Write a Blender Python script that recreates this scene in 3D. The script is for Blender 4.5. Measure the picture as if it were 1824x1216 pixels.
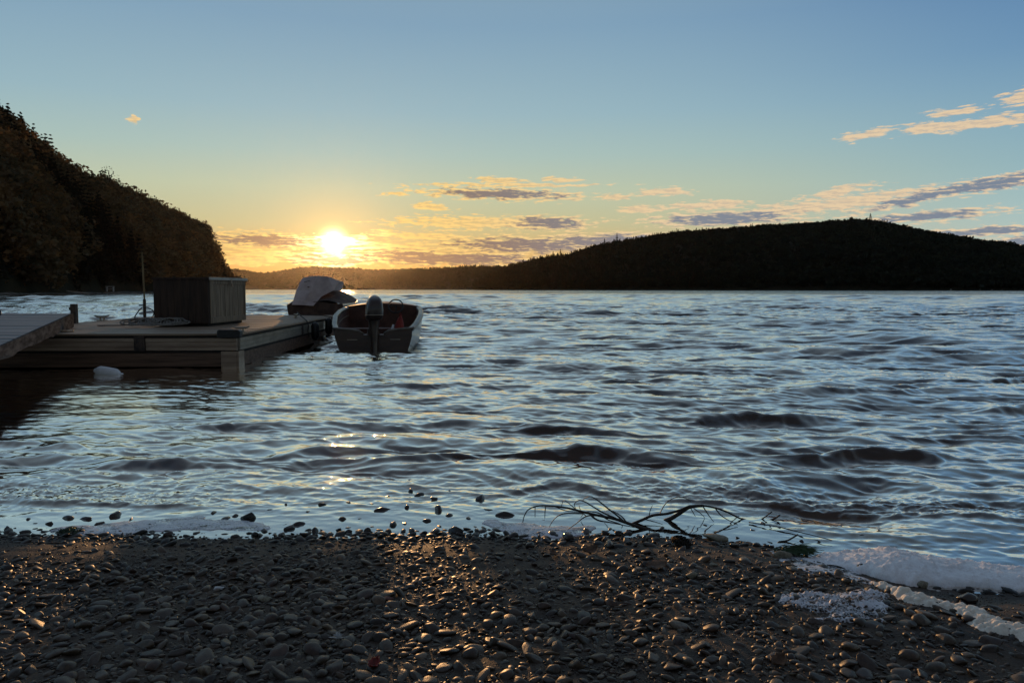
import bpy, bmesh, math, random
import numpy as np
from mathutils import Vector, Matrix
rad = math.radians
random.seed(7); rng = np.random.default_rng(11)
scn = bpy.context.scene
col = scn.collection
for o in list(bpy.data.objects): bpy.data.objects.remove(o)

# ------------------------------------------------------------------ camera
H = 1.2; PITCH = math.atan((608-515)/1317.0); F = 1317.0
cam = bpy.data.cameras.new('camera'); cam.sensor_width = 36.0; cam.lens = F*36/1824
cam.clip_start = 0.05; cam.clip_end = 60000
camo = bpy.data.objects.new('camera', cam); col.objects.link(camo)
camo.location = (0,0,H); camo.rotation_euler = (math.pi/2-PITCH, 0, 0)
scn.camera = camo
def ray(u, v):
    x = (u-912)/F; y = -(v-608)/F
    return (x, y*math.sin(PITCH)+math.cos(PITCH), y*math.cos(PITCH)-math.sin(PITCH))
def on_z(u, v, z=0.0):
    d = ray(u,v); t = (z-H)/d[2]; return (d[0]*t, d[1]*t, z)
def on_y(u, v, Y):
    d = ray(u,v); t = Y/d[1]; return (d[0]*t, Y, H+d[2]*t)
# ------------------------------------------------------------------ sun, sky, exposure
HAZE_D = 0.8e-5
SUN_AZ = math.atan2(*ray(595,440)[:2]); SUN_EL = rad(3.8)
scn.view_settings.view_transform = 'Standard'; scn.view_settings.look = 'None'
scn.view_settings.exposure = 0.0; scn.view_settings.gamma = 1.0
scn.view_settings.use_curve_mapping = False
scn.cycles.use_denoising = True
scn.cycles.caustics_reflective = True
scn.cycles.sample_clamp_indirect = 6.0
scn.cycles.volume_bounces = 0
sl = bpy.data.lights.new('sun','SUN'); sl.energy = 1.9; sl.angle = rad(0.6); sl.color = (1.0,0.52,0.2)
so = bpy.data.objects.new('sun', sl); col.objects.link(so)
SD = Vector((math.sin(SUN_AZ)*math.cos(SUN_EL), math.cos(SUN_AZ)*math.cos(SUN_EL), math.sin(SUN_EL)))
so.rotation_euler = (-SD).to_track_quat('-Z','Y').to_euler()

class NT:
    """small helper for building node trees"""
    def __init__(s, nt): s.nt = nt; s.nt.nodes.clear()
    def n(s, typ, ins=None, **kw):
        nd = s.nt.nodes.new(typ)
        for k,v in kw.items(): setattr(nd, k, v)
        if ins:
            for k,v in ins.items(): s.set(nd.inputs[k], v)
        return nd
    def set(s, sock, v):
        if isinstance(v, bpy.types.NodeSocket): s.nt.links.new(v, sock)
        elif isinstance(v, bpy.types.Node): s.nt.links.new(v.outputs[0], sock)
        else:
            if sock.type == 'RGBA' and len(v) == 3: v = (*v, 1)
            sock.default_value = v
    def m(s, op, a, b=None, c=None, clamp=False):
        nd = s.nt.nodes.new('ShaderNodeMath'); nd.operation = op; nd.use_clamp = clamp
        for i,x in enumerate((a,b,c)):
            if x is not None: s.set(nd.inputs[i], x)
        return nd.outputs[0]
    def mix(s, f, a, b, blend='MIX'):
        nd = s.nt.nodes.new('ShaderNodeMix'); nd.data_type = 'RGBA'; nd.blend_type = blend
        s.set(nd.inputs[0], f); s.set(nd.inputs[6], a); s.set(nd.inputs[7], b)
        return nd.outputs[2]
    def ramp(s, fac, stops, interp='LINEAR'):
        nd = s.nt.nodes.new('ShaderNodeValToRGB'); cr = nd.color_ramp; cr.interpolation = interp
        while len(cr.elements) < len(stops): cr.elements.new(0.5)
        for e,(p,c) in zip(cr.elements, stops):
            e.position = p; e.color = (*c,1) if len(c)==3 else c
        s.set(nd.inputs[0], fac); return nd.outputs[0]
    def sstep(s, v, a, b):
        nd = s.nt.nodes.new('ShaderNodeMapRange'); nd.interpolation_type = 'SMOOTHSTEP'
        s.set(nd.inputs[0], v); nd.inputs[1].default_value = a; nd.inputs[2].default_value = b
        return nd.outputs[0]
def lin(r,g,b):
    f = lambda c: ((c/255+0.055)/1.055)**2.4 if c > 10 else c/255/12.92
    return (f(r), f(g), f(b))

w = bpy.data.worlds.new('World'); scn.world = w; w.use_nodes = True
T = NT(w.node_tree)
tc = T.n('ShaderNodeTexCoord').outputs['Generated']
sky = T.n('ShaderNodeTexSky', sky_type='NISHITA', sun_disc=False, sun_elevation=SUN_EL, sun_rotation=SUN_AZ, air_density=1.0, dust_density=1.5, ozone_density=2.0)
sp = T.n('ShaderNodeSeparateXYZ', {0: tc})
X, Y, Z = sp.outputs
elev = T.m('ARCSINE', Z)                                  # radians
az = T.m('ARCTAN2', X, Y)
daz = T.m('SUBTRACT', az, SUN_AZ)
e_deg = T.m('MULTIPLY', elev, 57.2958)
t = T.m('MULTIPLY', e_deg, 1/60.0, clamp=True)            # 0..60 degrees
S = lambda d: d/60.0
near = T.ramp(t, [(S(0),lin(230,156,80)),(S(2.5),lin(220,176,104)),(S(5),lin(196,190,146)),(S(7.5),lin(189,198,170)),(S(10),lin(170,193,186)),(S(13),lin(153,183,193)),(S(19),lin(130,163,187)),(S(26),lin(130,156,175)),(S(36),lin(130,147,162)),(S(60),lin(110,124,144))])
far  = T.ramp(t, [(S(0),lin(190,200,185)),(S(2.5),lin(182,199,190)),(S(5),lin(164,192,194)),(S(8),lin(145,179,189)),(S(11),lin(131,168,188)),(S(15),lin(107,147,182)),(S(19),lin(92,132,174)),(S(26),lin(100,133,164)),(S(36),lin(110,132,153)),(S(60),lin(96,112,136))])
cosd = T.m('COSINE', daz)
g0 = T.n('ShaderNodeMapRange', {0: cosd, 1: 1.0, 2: 0.60, 3: 0.0, 4: 1.0}, interpolation_type='SMOOTHSTEP').outputs[0]
base = T.mix(g0, near, far)
back = T.n('ShaderNodeMapRange', {0: cosd, 1: 0.55, 2: -0.5, 3: 0.0, 4: 1.0}, interpolation_type='SMOOTHSTEP').outputs[0]
base = T.mix(back, base, T.mix(1.0, base, (0.70,0.54,0.46), 'MULTIPLY'))
# angular distance to the sun, and the glow of thin air and cloud around it
dx = T.m('MULTIPLY', daz, 1.0); dy = T.m('SUBTRACT', elev, SUN_EL-rad(0.35))
r2 = T.m('ADD', T.m('MULTIPLY', dx, dx), T.m('MULTIPLY', dy, dy))
rr = T.m('SQRT', r2)
def gauss(sig): return T.m('EXPONENT', T.m('MULTIPLY', r2, -1.0/(2*sig*sig)))
base = T.mix(T.m('MULTIPLY', gauss(rad(2.0)), 0.30), base, lin(252,205,115))
# cloud streaks: (u, v, half width, half height, tilt) in photograph pixels, turned into directions
CL = [(890,346,165,13,0.03),(890,322,50,7,0.06),(770,369,38,7,0.06),(700,346,30,4,0.0),(870,397,200,13,0.0),(980,398,90,14,0.02),(1140,374,36,7,0),(1180,342,48,9,0),(1100,350,30,6,0),
      (470,428,120,17,0.03),(620,428,70,12,0.04),(590,462,110,14,0.0),(760,420,80,7,0.02),(680,416,30,6,0),(930,437,190,17,0.03),(800,460,260,18,0.02),(430,465,90,10,0.0),(480,452,80,8,0),(700,440,80,9,0),
      (1060,428,160,15,-0.03),(1290,390,150,16,-0.02),(1260,366,90,8,-0.02),(1470,366,230,13,-0.1),(1490,342,70,9,-0.15),(1640,352,130,12,-0.2),(1760,328,160,16,-0.12),(1640,388,130,12,-0.05),
      (1770,411,170,10,-0.02),(1820,432,60,14,0),(1542,239,52,8,-0.12),(1735,219,125,11,-0.03),(1660,226,50,12,0.0),(1830,172,48,15,-0.05),(1700,198,50,6,0),(235,210,8,8,0.3),(1000,320,40,4,0),(900,330,200,3,0),
      (1950,300,120,14,-0.1),(2080,240,140,18,-0.1),(-120,400,120,14,0.05)]
wx = T.n('ShaderNodeCombineXYZ', {0: az, 1: elev, 2: 0.0}).outputs[0]
warp = T.n('ShaderNodeTexNoise', {'Vector': T.n('ShaderNodeMapping', {'Vector': wx, 'Scale': (22,60,1)}), 'Scale': 1.0, 'Detail': 3.0, 'Roughness': 0.6})
wv = T.n('ShaderNodeVectorMath', {0: T.n('ShaderNodeVectorMath', {0: warp.outputs['Color'], 1: (0.5,0.5,0.5)}, operation='SUBTRACT'), 1: (0.05,0.012,0)}, operation='MULTIPLY')
wxy = T.n('ShaderNodeVectorMath', {0: wx, 1: wv}, operation='ADD').outputs[0]
mn = None; mnD = None
DARK = {(890,346),(470,428),(930,437),(800,460),(1060,428),(1290,390),(1640,352),(1760,328),(1770,411),(1820,432),(980,398),(590,462),(1640,388)}
for (u,v,a,b,ti) in CL:
    d = ray(u,v); A = math.atan2(d[0],d[1]); E = math.atan2(d[2], math.hypot(d[0],d[1]))
    k = math.hypot(d[0],d[1],d[2])*F*0.97
    mp = T.n('ShaderNodeMapping', {'Vector': wxy, 'Location': (A,E,0), 'Rotation': (0,0,-ti), 'Scale': (a/k, b/k, 1)}, vector_type='TEXTURE')
    L = T.n('ShaderNodeVectorMath', {0: mp}, operation='LENGTH').outputs['Value']
    mn = L if mn is None else T.m('SMOOTH_MIN', mn, L, 0.2)
    if (u,v) in DARK: mnD = L if mnD is None else T.m('SMOOTH_MIN', mnD, L, 0.2)
def cn(off):
    return T.n('ShaderNodeTexNoise', {'Vector': T.n('ShaderNodeMapping', {'Vector': wx, 'Scale': (52,290,1), 'Location': off}), 'Scale': 1.0, 'Detail': 8.0, 'Roughness': 0.66, 'Distortion': 0.25}).outputs[0]
n1 = cn((0,0,0)); nb = cn((0.25,0.55,0))        # the second sample lies a little higher: undersides catch the low sun
dens = T.m('ADD', T.m('SUBTRACT', 1.10, mn), T.m('MULTIPLY', T.m('SUBTRACT', n1, 0.5), 3.1))
alpha = T.sstep(dens, 0.06, 0.50)
lit = T.m('MULTIPLY', T.m('SUBTRACT', n1, nb), 2.2)
thick = T.sstep(T.m('ADD', T.m('SUBTRACT', 1.02, mnD), T.m('SUBTRACT', T.m('MULTIPLY', T.m('SUBTRACT', n1, 0.5), 1.5), lit)), 0.15, 0.75)
nearf = T.n('ShaderNodeMapRange', {0: rr, 1: 0.05, 2: 0.5, 3: 0.0, 4: 1.0}, interpolation_type='SMOOTHSTEP').outputs[0]
litc = T.mix(nearf, lin(255,212,122), lin(236,206,166))
darkc = T.mix(nearf, lin(118,92,88), lin(118,126,146))
shade = T.m('ADD', thick, T.m('MULTIPLY', T.m('SUBTRACT', 0.12, lit), 0.9), clamp=True)
cc = T.mix(T.m('MINIMUM', shade, T.m('ADD', thick, 0.28)), litc, darkc)
skyc = T.mix(T.m('MULTIPLY', alpha, 0.88), base, cc)
# Nishita share keeps the sky's own falloff towards and away from the sun
nish = T.mix(1.0, sky, (0.10,0.10,0.10), 'MULTIPLY')
skyc = T.mix(0.02, skyc, nish)
# the sun itself shining through the gaps of the cloud bank
gap = T.m('SUBTRACT', 1.0, T.m('MULTIPLY', thick, 0.85))
core = T.m('MULTIPLY', T.m('MULTIPLY', gauss(rad(0.50)), 7.0), T.m('ADD', 0.35, T.m('MULTIPLY', gap, 0.65)))
streak = T.m('MULTIPLY', T.m('MULTIPLY', gauss(rad(1.7)), 3.6), T.m('MULTIPLY', T.sstep(dens, 0.1, 0.9), gap))
glow = T.m('ADD', core, T.m('ADD', streak, T.m('MULTIPLY', gauss(rad(1.5)), 0.10)))
sunc = T.n('ShaderNodeVectorMath', {0: (1.0,0.72,0.34), 'Scale': glow}, operation='SCALE').outputs[0]
tot = T.n('ShaderNodeVectorMath', {0: skyc, 1: sunc}, operation='ADD').outputs[0]
tot = T.n('ShaderNodeVectorMath', {0: tot, 'Scale': 10.0}, operation='SCALE').outputs[0]
bg = T.n('ShaderNodeBackground', {0: tot, 1: 0.1})
T.n('ShaderNodeOutputWorld', {0: bg})
w.cycles.sampling_method = 'MANUAL'; w.cycles.sample_map_resolution = 2048

# ------------------------------------------------------------------ object helpers
def tag(o, label=None, cat=None, group=None, kind=None):
    if label: o['label'] = label
    if cat: o['category'] = cat
    if group: o['group'] = group
    if kind: o['kind'] = kind
    return o
def thing(name, label, cat, loc=(0,0,0), rz=0.0, group=None):
    o = bpy.data.objects.new(name, None); col.objects.link(o); o.empty_display_size = 0.1
    o.location = loc; o.rotation_euler = (0,0,rz)
    return tag(o, label, cat, group)
def np_mesh(name, co, faces, k, smooth=True, attrs=None, cols=None):
    """co (n,3), faces (m,k) with k corners each"""
    me = bpy.data.meshes.new(name); n = len(co); m = len(faces)
    me.vertices.add(n); me.vertices.foreach_set('co', np.asarray(co, np.float32).ravel())
    me.loops.add(m*k); me.loops.foreach_set('vertex_index', np.asarray(faces, np.int32).ravel())
    me.polygons.add(m); me.polygons.foreach_set('loop_start', np.arange(0, m*k, k, dtype=np.int32))
    me.polygons.foreach_set('use_smooth', np.full(m, smooth, bool))
    for a,v in (attrs or {}).items():
        at = me.attributes.new(a, 'FLOAT', 'POINT'); at.data.foreach_set('value', np.asarray(v, np.float32))
    if cols is not None:
        at = me.attributes.new('tint', 'FLOAT_COLOR', 'POINT')
        c4 = np.ones((n,4), np.float32); c4[:,:3] = cols; at.data.foreach_set('color', c4.ravel())
    me.update(calc_edges=True); return me
def link(name, me, mat=None, parent=None):
    o = bpy.data.objects.new(name, me); col.objects.link(o)
    if mat and not me.materials: me.materials.append(mat)
    if parent: o.parent = parent
    return o
class MB:
    """collects boxes, tubes, lathes and lofts; build() links them as one mesh"""
    def __init__(s): s.v = []; s.f = []
    def add(s, vs, fs):
        b = len(s.v); s.v += [tuple(x) for x in vs]; s.f += [tuple(i+b for i in f) for f in fs]; return s
    def box(s, x0,x1,y0,y1,z0,z1):
        return s.add([(x0,y0,z0),(x1,y0,z0),(x1,y1,z0),(x0,y1,z0),(x0,y0,z1),(x1,y0,z1),(x1,y1,z1),(x0,y1,z1)],
            [(0,3,2,1),(4,5,6,7),(0,1,5,4),(1,2,6,5),(2,3,7,6),(3,0,4,7)])
    def prism(s, poly, axis, a, b):
        """poly: 2-D points in the plane normal to axis"""
        n = len(poly)
        def P(p, q):
            return {'x': (q,p[0],p[1]), 'y': (p[0],q,p[1]), 'z': (p[0],p[1],q)}[axis]
        vs = [P(p,a) for p in poly]+[P(p,b) for p in poly]
        return s.add(vs, [tuple(range(n))[::-1], tuple(range(n,2*n))]+[(i,(i+1)%n,n+(i+1)%n,n+i) for i in range(n)])
    def tube(s, pts, r, n=8, cap=True, sq=None):
        pts = [Vector(p) for p in pts]; m = len(pts)
        rs = r if hasattr(r,'__len__') else [r]*m
        b = len(s.v); up = Vector((0,0,1)); prev = None
        for i,p in enumerate(pts):
            d = (pts[min(i+1,m-1)]-pts[max(i-1,0)])
            d = d.normalized() if d.length > 1e-9 else Vector((0,0,1))
            if prev is None:
                ref = up if abs(d.z) < .9 else Vector((1,0,0)); a = d.cross(ref).normalized()
            else:
                a = prev - d*prev.dot(d); a = a.normalized() if a.length > 1e-6 else d.orthogonal().normalized()
            prev = a; c = d.cross(a)
            for k in range(n):
                th = 2*math.pi*k/n; s.v.append(tuple(p + (a*math.cos(th)+c*math.sin(th))*rs[i]))
        for i in range(m-1):
            for k in range(n):
                s.f.append((b+i*n+k, b+i*n+(k+1)%n, b+(i+1)*n+(k+1)%n, b+(i+1)*n+k))
        if cap: s.f.append(tuple(b+k for k in range(n))[::-1]); s.f.append(tuple(b+(m-1)*n+k for k in range(n)))
        return s
    def lathe(s, prof, n=20, M=Matrix()):
        b = len(s.v); m = len(prof)
        for (r,z) in prof:
            for k in range(n):
                th = 2*math.pi*k/n; s.v.append(tuple(M @ Vector((r*math.cos(th), r*math.sin(th), z))))
        for i in range(m-1):
            for k in range(n): s.f.append((b+i*n+k, b+i*n+(k+1)%n, b+(i+1)*n+(k+1)%n, b+(i+1)*n+k))
        s.f.append(tuple(b+k for k in range(n))[::-1]); s.f.append(tuple(b+(m-1)*n+k for k in range(n)))
        return s
    def loft(s, rows, closed=False):
        b = len(s.v); n = len(rows[0])
        for r in rows: s.v += [tuple(p) for p in r]
        for i in range(len(rows)-1):
            for k in range(n if closed else n-1):
                s.f.append((b+i*n+k, b+i*n+(k+1)%n, b+(i+1)*n+(k+1)%n, b+(i+1)*n+k))
        return s
    def build(s, name, mat, parent=None, smooth=False, bevel=0.0, sub=0, solid=0.0):
        me = bpy.data.meshes.new(name); me.from_pydata(s.v, [], s.f)
        bm = bmesh.new(); bm.from_mesh(me)
        bmesh.ops.recalc_face_normals(bm, faces=bm.faces)
        bm.to_mesh(me); bm.free()
        me.materials.append(mat)
        if smooth:
            me.polygons.foreach_set('use_smooth', [True]*len(me.polygons))
        o = link(name, me, None, parent)
        if solid: md = o.modifiers.new('solid','SOLIDIFY'); md.thickness = solid; md.offset = 0
        if bevel: md = o.modifiers.new('bevel','BEVEL'); md.width = bevel; md.segments = 2; md.limit_method = 'ANGLE'; md.harden_normals = False
        if sub: md = o.modifiers.new('sub','SUBSURF'); md.levels = sub; md.render_levels = sub
        return o

# ------------------------------------------------------------------ materials
def new_mat(name):
    m = bpy.data.materials.new(name); m.use_nodes = True; return m, NT(m.node_tree)
def out(T, sh, disp=None):
    o = T.n('ShaderNodeOutputMaterial', {0: sh})
    if disp is not None: T.set(o.inputs['Displacement'], disp)
def surf(name, a, b, rough=0.6, metal=0.0, scale=(4,4,4), detail=6, bump=0.3, bscale=40, lo=0.35, hi=0.65, spec=0.5, wave=None, rvar=0.15, coat=0.0, dist=0.01):
    m, T = new_mat(name)
    tc = T.n('ShaderNodeTexCoord').outputs['Object']
    mp = T.n('ShaderNodeMapping', {'Vector': tc, 'Scale': scale})
    n = T.n('ShaderNodeTexNoise', {'Vector': mp, 'Scale': 1.0, 'Detail': detail, 'Roughness': 0.65}).outputs[0]
    f = T.sstep(n, lo, hi)
    c = T.mix(f, a, b)
    n2 = T.n('ShaderNodeTexNoise', {'Vector': mp, 'Scale': bscale/4, 'Detail': 4.0, 'Roughness': 0.6}).outputs[0]
    bp = T.n('ShaderNodeBump', {'Strength': bump, 'Distance': dist, 'Height': n2})
    r = T.m('ADD', rough-rvar/2, T.m('MULTIPLY', n2, rvar))
    p = T.n('ShaderNodeBsdfPrincipled', {'Base Color': c, 'Roughness': r, 'Metallic': metal, 'Specular IOR Level': spec, 'Normal': bp, 'Coat Weight': coat})
    out(T, p); return m
M_ = {}
M_['deck'] = surf('weathered_deck_wood', (.14,.095,.060), (.32,.225,.15), .55, scale=(1.2,26,26), bump=.5, bscale=12, lo=.25, hi=.75)
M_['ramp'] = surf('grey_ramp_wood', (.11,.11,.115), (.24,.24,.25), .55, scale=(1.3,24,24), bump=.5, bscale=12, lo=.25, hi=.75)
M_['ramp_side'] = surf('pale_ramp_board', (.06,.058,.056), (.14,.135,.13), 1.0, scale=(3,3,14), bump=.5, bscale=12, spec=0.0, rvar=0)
M_['timber'] = surf('brown_dock_timber', (.065,.034,.020), (.16,.09,.055), .7, scale=(1.0,10,20), bump=.5, bscale=12)
M_['dark'] = surf('dark_gap_timber', (.012,.010,.009), (.03,.024,.02), .8, scale=(2,6,12))
M_['alu'] = surf('dull_aluminium', (.30,.26,.21), (.46,.41,.34), .42, metal=.55, scale=(.8,3,8), bump=.15, lo=.3, hi=.7)
M_['alu_dark'] = surf('stained_aluminium', (.26,.18,.125), (.44,.33,.24), .5, metal=.4, scale=(.8,3,8), bump=.2)
M_['steel'] = surf('rusty_steel', (.035,.028,.025), (.10,.07,.055), .55, metal=.5, scale=(9,9,9))
M_['rubber'] = surf('black_rubber', (.008,.008,.008), (.02,.02,.02), .5, scale=(9,9,9), bump=.2)
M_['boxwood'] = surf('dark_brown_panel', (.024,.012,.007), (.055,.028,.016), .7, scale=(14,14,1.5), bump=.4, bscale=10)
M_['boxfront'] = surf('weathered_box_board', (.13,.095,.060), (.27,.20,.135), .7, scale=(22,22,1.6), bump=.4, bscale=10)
M_['white'] = surf('chalky_white_plastic', (.55,.57,.60), (.72,.74,.76), .45, scale=(5,5,5), bump=.1)
M_['rope'] = surf('grey_rope', (.13,.12,.11), (.33,.31,.28), .9, scale=(60,60,60), bump=.8)
M_['rope_dark'] = surf('dark_line', (.015,.014,.013), (.05,.045,.04), .8, scale=(60,60,60), bump=.8)
M_['hull'] = surf('dark_boat_hull', (.040,.018,.010), (.065,.030,.017), .5, scale=(2,2,6), bump=.1, coat=.4)
M_['hull_white'] = surf('white_gelcoat', (.22,.20,.18), (.32,.30,.27), .35, scale=(3,3,3), bump=.05, coat=.4)
M_['gunwale'] = surf('dull_gunwale', (.12,.10,.085), (.22,.19,.16), .35, scale=(3,3,3), bump=.1)
M_['inner'] = surf('brown_boat_interior', (.06,.022,.014), (.12,.048,.030), .6, scale=(4,4,4))
M_['cowl'] = surf('dark_engine_cowl', (.028,.018,.014), (.050,.032,.024), .35, scale=(5,5,5), bump=.05, coat=.5)
M_['canvas'] = surf('pale_boat_canvas', (.38,.31,.30), (.52,.44,.43), .85, scale=(3,3,3), bump=.4)
M_['canvas_dark'] = surf('brown_boat_canvas', (.05,.03,.025), (.10,.065,.05), .9, scale=(3,3,3), bump=.4)
M_['red'] = surf('faded_red_fabric', (.20,.02,.016), (.30,.04,.03), .8, scale=(12,12,12))
M_['bark'] = surf('grey_bark', (.05,.04,.03), (.12,.10,.08), .9, scale=(6,6,1.5))
M_['twig'] = surf('dark_wet_twig', (.012,.009,.007), (.035,.024,.017), .5, scale=(40,40,40))
M_['brass'] = surf('tarnished_pole', (.10,.075,.035), (.22,.17,.08), .45, metal=.4, scale=(20,20,2))

def leaf_mat(name, a, b):
    m, T = new_mat(name)
    at = T.n('ShaderNodeAttribute', attribute_name='tint').outputs['Color']
    tc = T.n('ShaderNodeTexCoord').outputs['Object']
    n = T.n('ShaderNodeTexNoise', {'Vector': tc, 'Scale': 0.35, 'Detail': 4.0}).outputs[0]
    c = T.mix(1.0, T.mix(T.sstep(n,.35,.65), a, b), at, 'MULTIPLY')
    d = T.n('ShaderNodeBsdfDiffuse', {'Color': c}); tr = T.n('ShaderNodeBsdfTranslucent', {'Color': c})
    g = T.n('ShaderNodeBsdfGlossy', {'Color': (.6,.6,.6), 'Roughness': .45})
    s = T.n('ShaderNodeMixShader', {0: .45, 1: d, 2: tr}); s = T.n('ShaderNodeMixShader', {0: .02, 1: s, 2: g})
    out(T, s); return m
M_['leaf'] = leaf_mat('deciduous_leaves', (.008,.013,.008), (.016,.022,.012))
M_['leaf_left'] = leaf_mat('veil_browned_leaves', (.088,.062,.032), (.125,.088,.045))  # leaf colour lifted and browned to carry the lens veil over the hill
M_['needle'] = leaf_mat('conifer_needles', (.014,.013,.008), (.024,.021,.012))

# stone colours: 'tint' on the big mesh, random per object on the single stones
def stone_mat(name, wet, per_object):
    m, T = new_mat(name)
    tc = T.n('ShaderNodeTexCoord').outputs['Object']
    if per_object:
        rd = T.n('ShaderNodeObjectInfo').outputs['Random']
        tint = T.ramp(rd, [(0,(.028,.022,.018)),(.2,(.058,.048,.038)),(.4,(.045,.028,.020)),(.55,(.085,.072,.058)),(.72,(.034,.030,.028)),(.88,(.12,.10,.078)),(1,(.06,.035,.024))])
    else:
        tint = T.n('ShaderNodeAttribute', attribute_name='tint').outputs['Color']
    n = T.n('ShaderNodeTexNoise', {'Vector': tc, 'Scale': 60.0 if not per_object else 3.0, 'Detail': 6.0, 'Roughness': .7}).outputs[0]
    c = T.mix(T.sstep(n,.3,.7), T.mix(1.0, tint, (.46,.36,.27), 'MULTIPLY'), T.mix(1.0, tint, (1.22,.97,.74), 'MULTIPLY'))
    n2 = T.n('ShaderNodeTexNoise', {'Vector': tc, 'Scale': 400.0 if not per_object else 14.0, 'Detail': 3.0, 'Roughness': .7}).outputs[0]
    bp = T.n('ShaderNodeBump', {'Strength': .35, 'Distance': .002, 'Height': n2})
    r = T.m('ADD', .26, T.m('MULTIPLY', n, .34))
    p = T.n('ShaderNodeBsdfPrincipled', {'Base Color': c, 'Roughness': r, 'Specular IOR Level': .45, 'Normal': bp})
    out(T, p); return m
M_['stones'] = stone_mat('beach_stones', False, False)
M_['stone'] = stone_mat('single_stone', False, True)
def wet_stone():
    m, T = new_mat('wet_dark_stone')
    rd = T.n('ShaderNodeObjectInfo').outputs['Random']
    c = T.ramp(rd, [(0,(.014,.012,.011)),(.5,(.03,.025,.022)),(1,(.05,.035,.028))])
    tc = T.n('ShaderNodeTexCoord').outputs['Object']
    n = T.n('ShaderNodeTexNoise', {'Vector': tc, 'Scale': 4.0, 'Detail': 5.0}).outputs[0]
    bp = T.n('ShaderNodeBump', {'Strength': .4, 'Distance': .004, 'Height': n})
    out(T, T.n('ShaderNodeBsdfPrincipled', {'Base Color': c, 'Roughness': .22, 'Normal': bp})); return m
M_['wetstone'] = wet_stone()

# ------------------------------------------------------------------ numeric noise
def vnoise(x, y, seed=0):
    xi = np.floor(x).astype(np.int64); yi = np.floor(y).astype(np.int64); xf = x-xi; yf = y-yi
    def h(a,b):
        n = (a*374761393 + b*668265263 + seed*1442695041) & 0xffffffff
        n = ((n ^ (n>>13))*1274126177) & 0xffffffff
        return ((n ^ (n>>16)) & 0xffff)/65535.0
    u = xf*xf*(3-2*xf); v = yf*yf*(3-2*yf)
    return (h(xi,yi)*(1-u)+h(xi+1,yi)*u)*(1-v) + (h(xi,yi+1)*(1-u)+h(xi+1,yi+1)*u)*v
def fbm(x, y, oct=4, seed=0, gain=.5):
    s = 0; a = 1; t = 0
    for i in range(oct): s = s+a*vnoise(x*2**i+i*17.3, y*2**i-i*9.1, seed+i); t += a; a *= gain
    return s/t
def sst(x, a, b):
    t = np.clip((x-a)/(b-a), 0, 1); return t*t*(3-2*t)

# ------------------------------------------------------------------ the beach and the lake bed: one sheet of ground
SHX = np.array([-90,-30,-12,-8,-4,-2.4,-1,0,.6,1.1,1.3,1.45,1.7,2.1,3,5,9,30,90.]); SHY = np.array([9,7,5.2,4.2,3.6,3.5,3.52,3.5,3.48,3.42,3.28,3.08,2.93,2.82,2.55,2.3,2,0,-8.])
def shore(x): return np.interp(x, SHX, SHY) + .20*(fbm(x*1.3, x*0+3.1, 4, 5)-.5)
def ground(x, y):
    d = shore(x)-y
    on = .030*sst(d,-.05,.40) + .03*np.clip(d,0,None) + .018*np.clip(d-.6,0,None)
    dd = -d
    off = -.012*sst(dd,0,.3) - .028*np.clip(dd,0,None) - .13*np.clip(dd-.9,0,None)**1.25
    z = np.where(d>0, on, off)
    z = np.maximum(z, -4.0)
    z = z + .022*(fbm(x*1.7,y*1.7,4,21)-.5)*sst(np.abs(d),0,.4) + .007*(fbm(x*9,y*9,3,33)-.5)
    z = z + .012*(fbm(x*1.2+4,y*5,3,44)-.5)*sst(d,.1,.5)
    # gravel bank pushed up at the right, and the low wet pan in front of it
    bank = np.exp(-((x-2.0)/.9)**2-((y-2.45)/.22)**2)*.03
    return z+bank
def axis(vals):
    o = []
    for a,b,s in vals: o += list(np.arange(a,b,s))
    return np.array(o)
gx = axis([(-90,-20,2.5),(-20,-6,.35),(-6,-3.6,.05),(-3.6,3.6,.0125),(3.6,6,.05),(6,20,.35),(20,91,2.5)])
gy = axis([(-40,-4,1.5),(-4,.9,.12),(.9,1.5,.04),(1.5,4.6,.0125),(4.6,9,.06),(9,30,.6),(30,60,3)])
XX, YY = np.meshgrid(gx, gy)
ZZ = ground(XX, YY)
ZZ += np.where(YY<0, .12*np.abs(YY)**.9, 0)
near_m = sst(4.5-YY, 0, .5)
ZZ += near_m*(.004*(fbm(XX*40,YY*40,3,71)-.5)+.010*(fbm(XX*14,YY*18,3,72)-.5)*sst(shore(XX)-YY,.05,.3))
def grid_faces(ny, nx):
    i = np.arange(ny*nx).reshape(ny,nx)
    return np.stack([i[:-1,:-1],i[:-1,1:],i[1:,1:],i[1:,:-1]],-1).reshape(-1,4)
me = np_mesh('beach', np.stack([XX,YY,ZZ],-1).reshape(-1,3), grid_faces(len(gy),len(gx)), 4)
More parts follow.
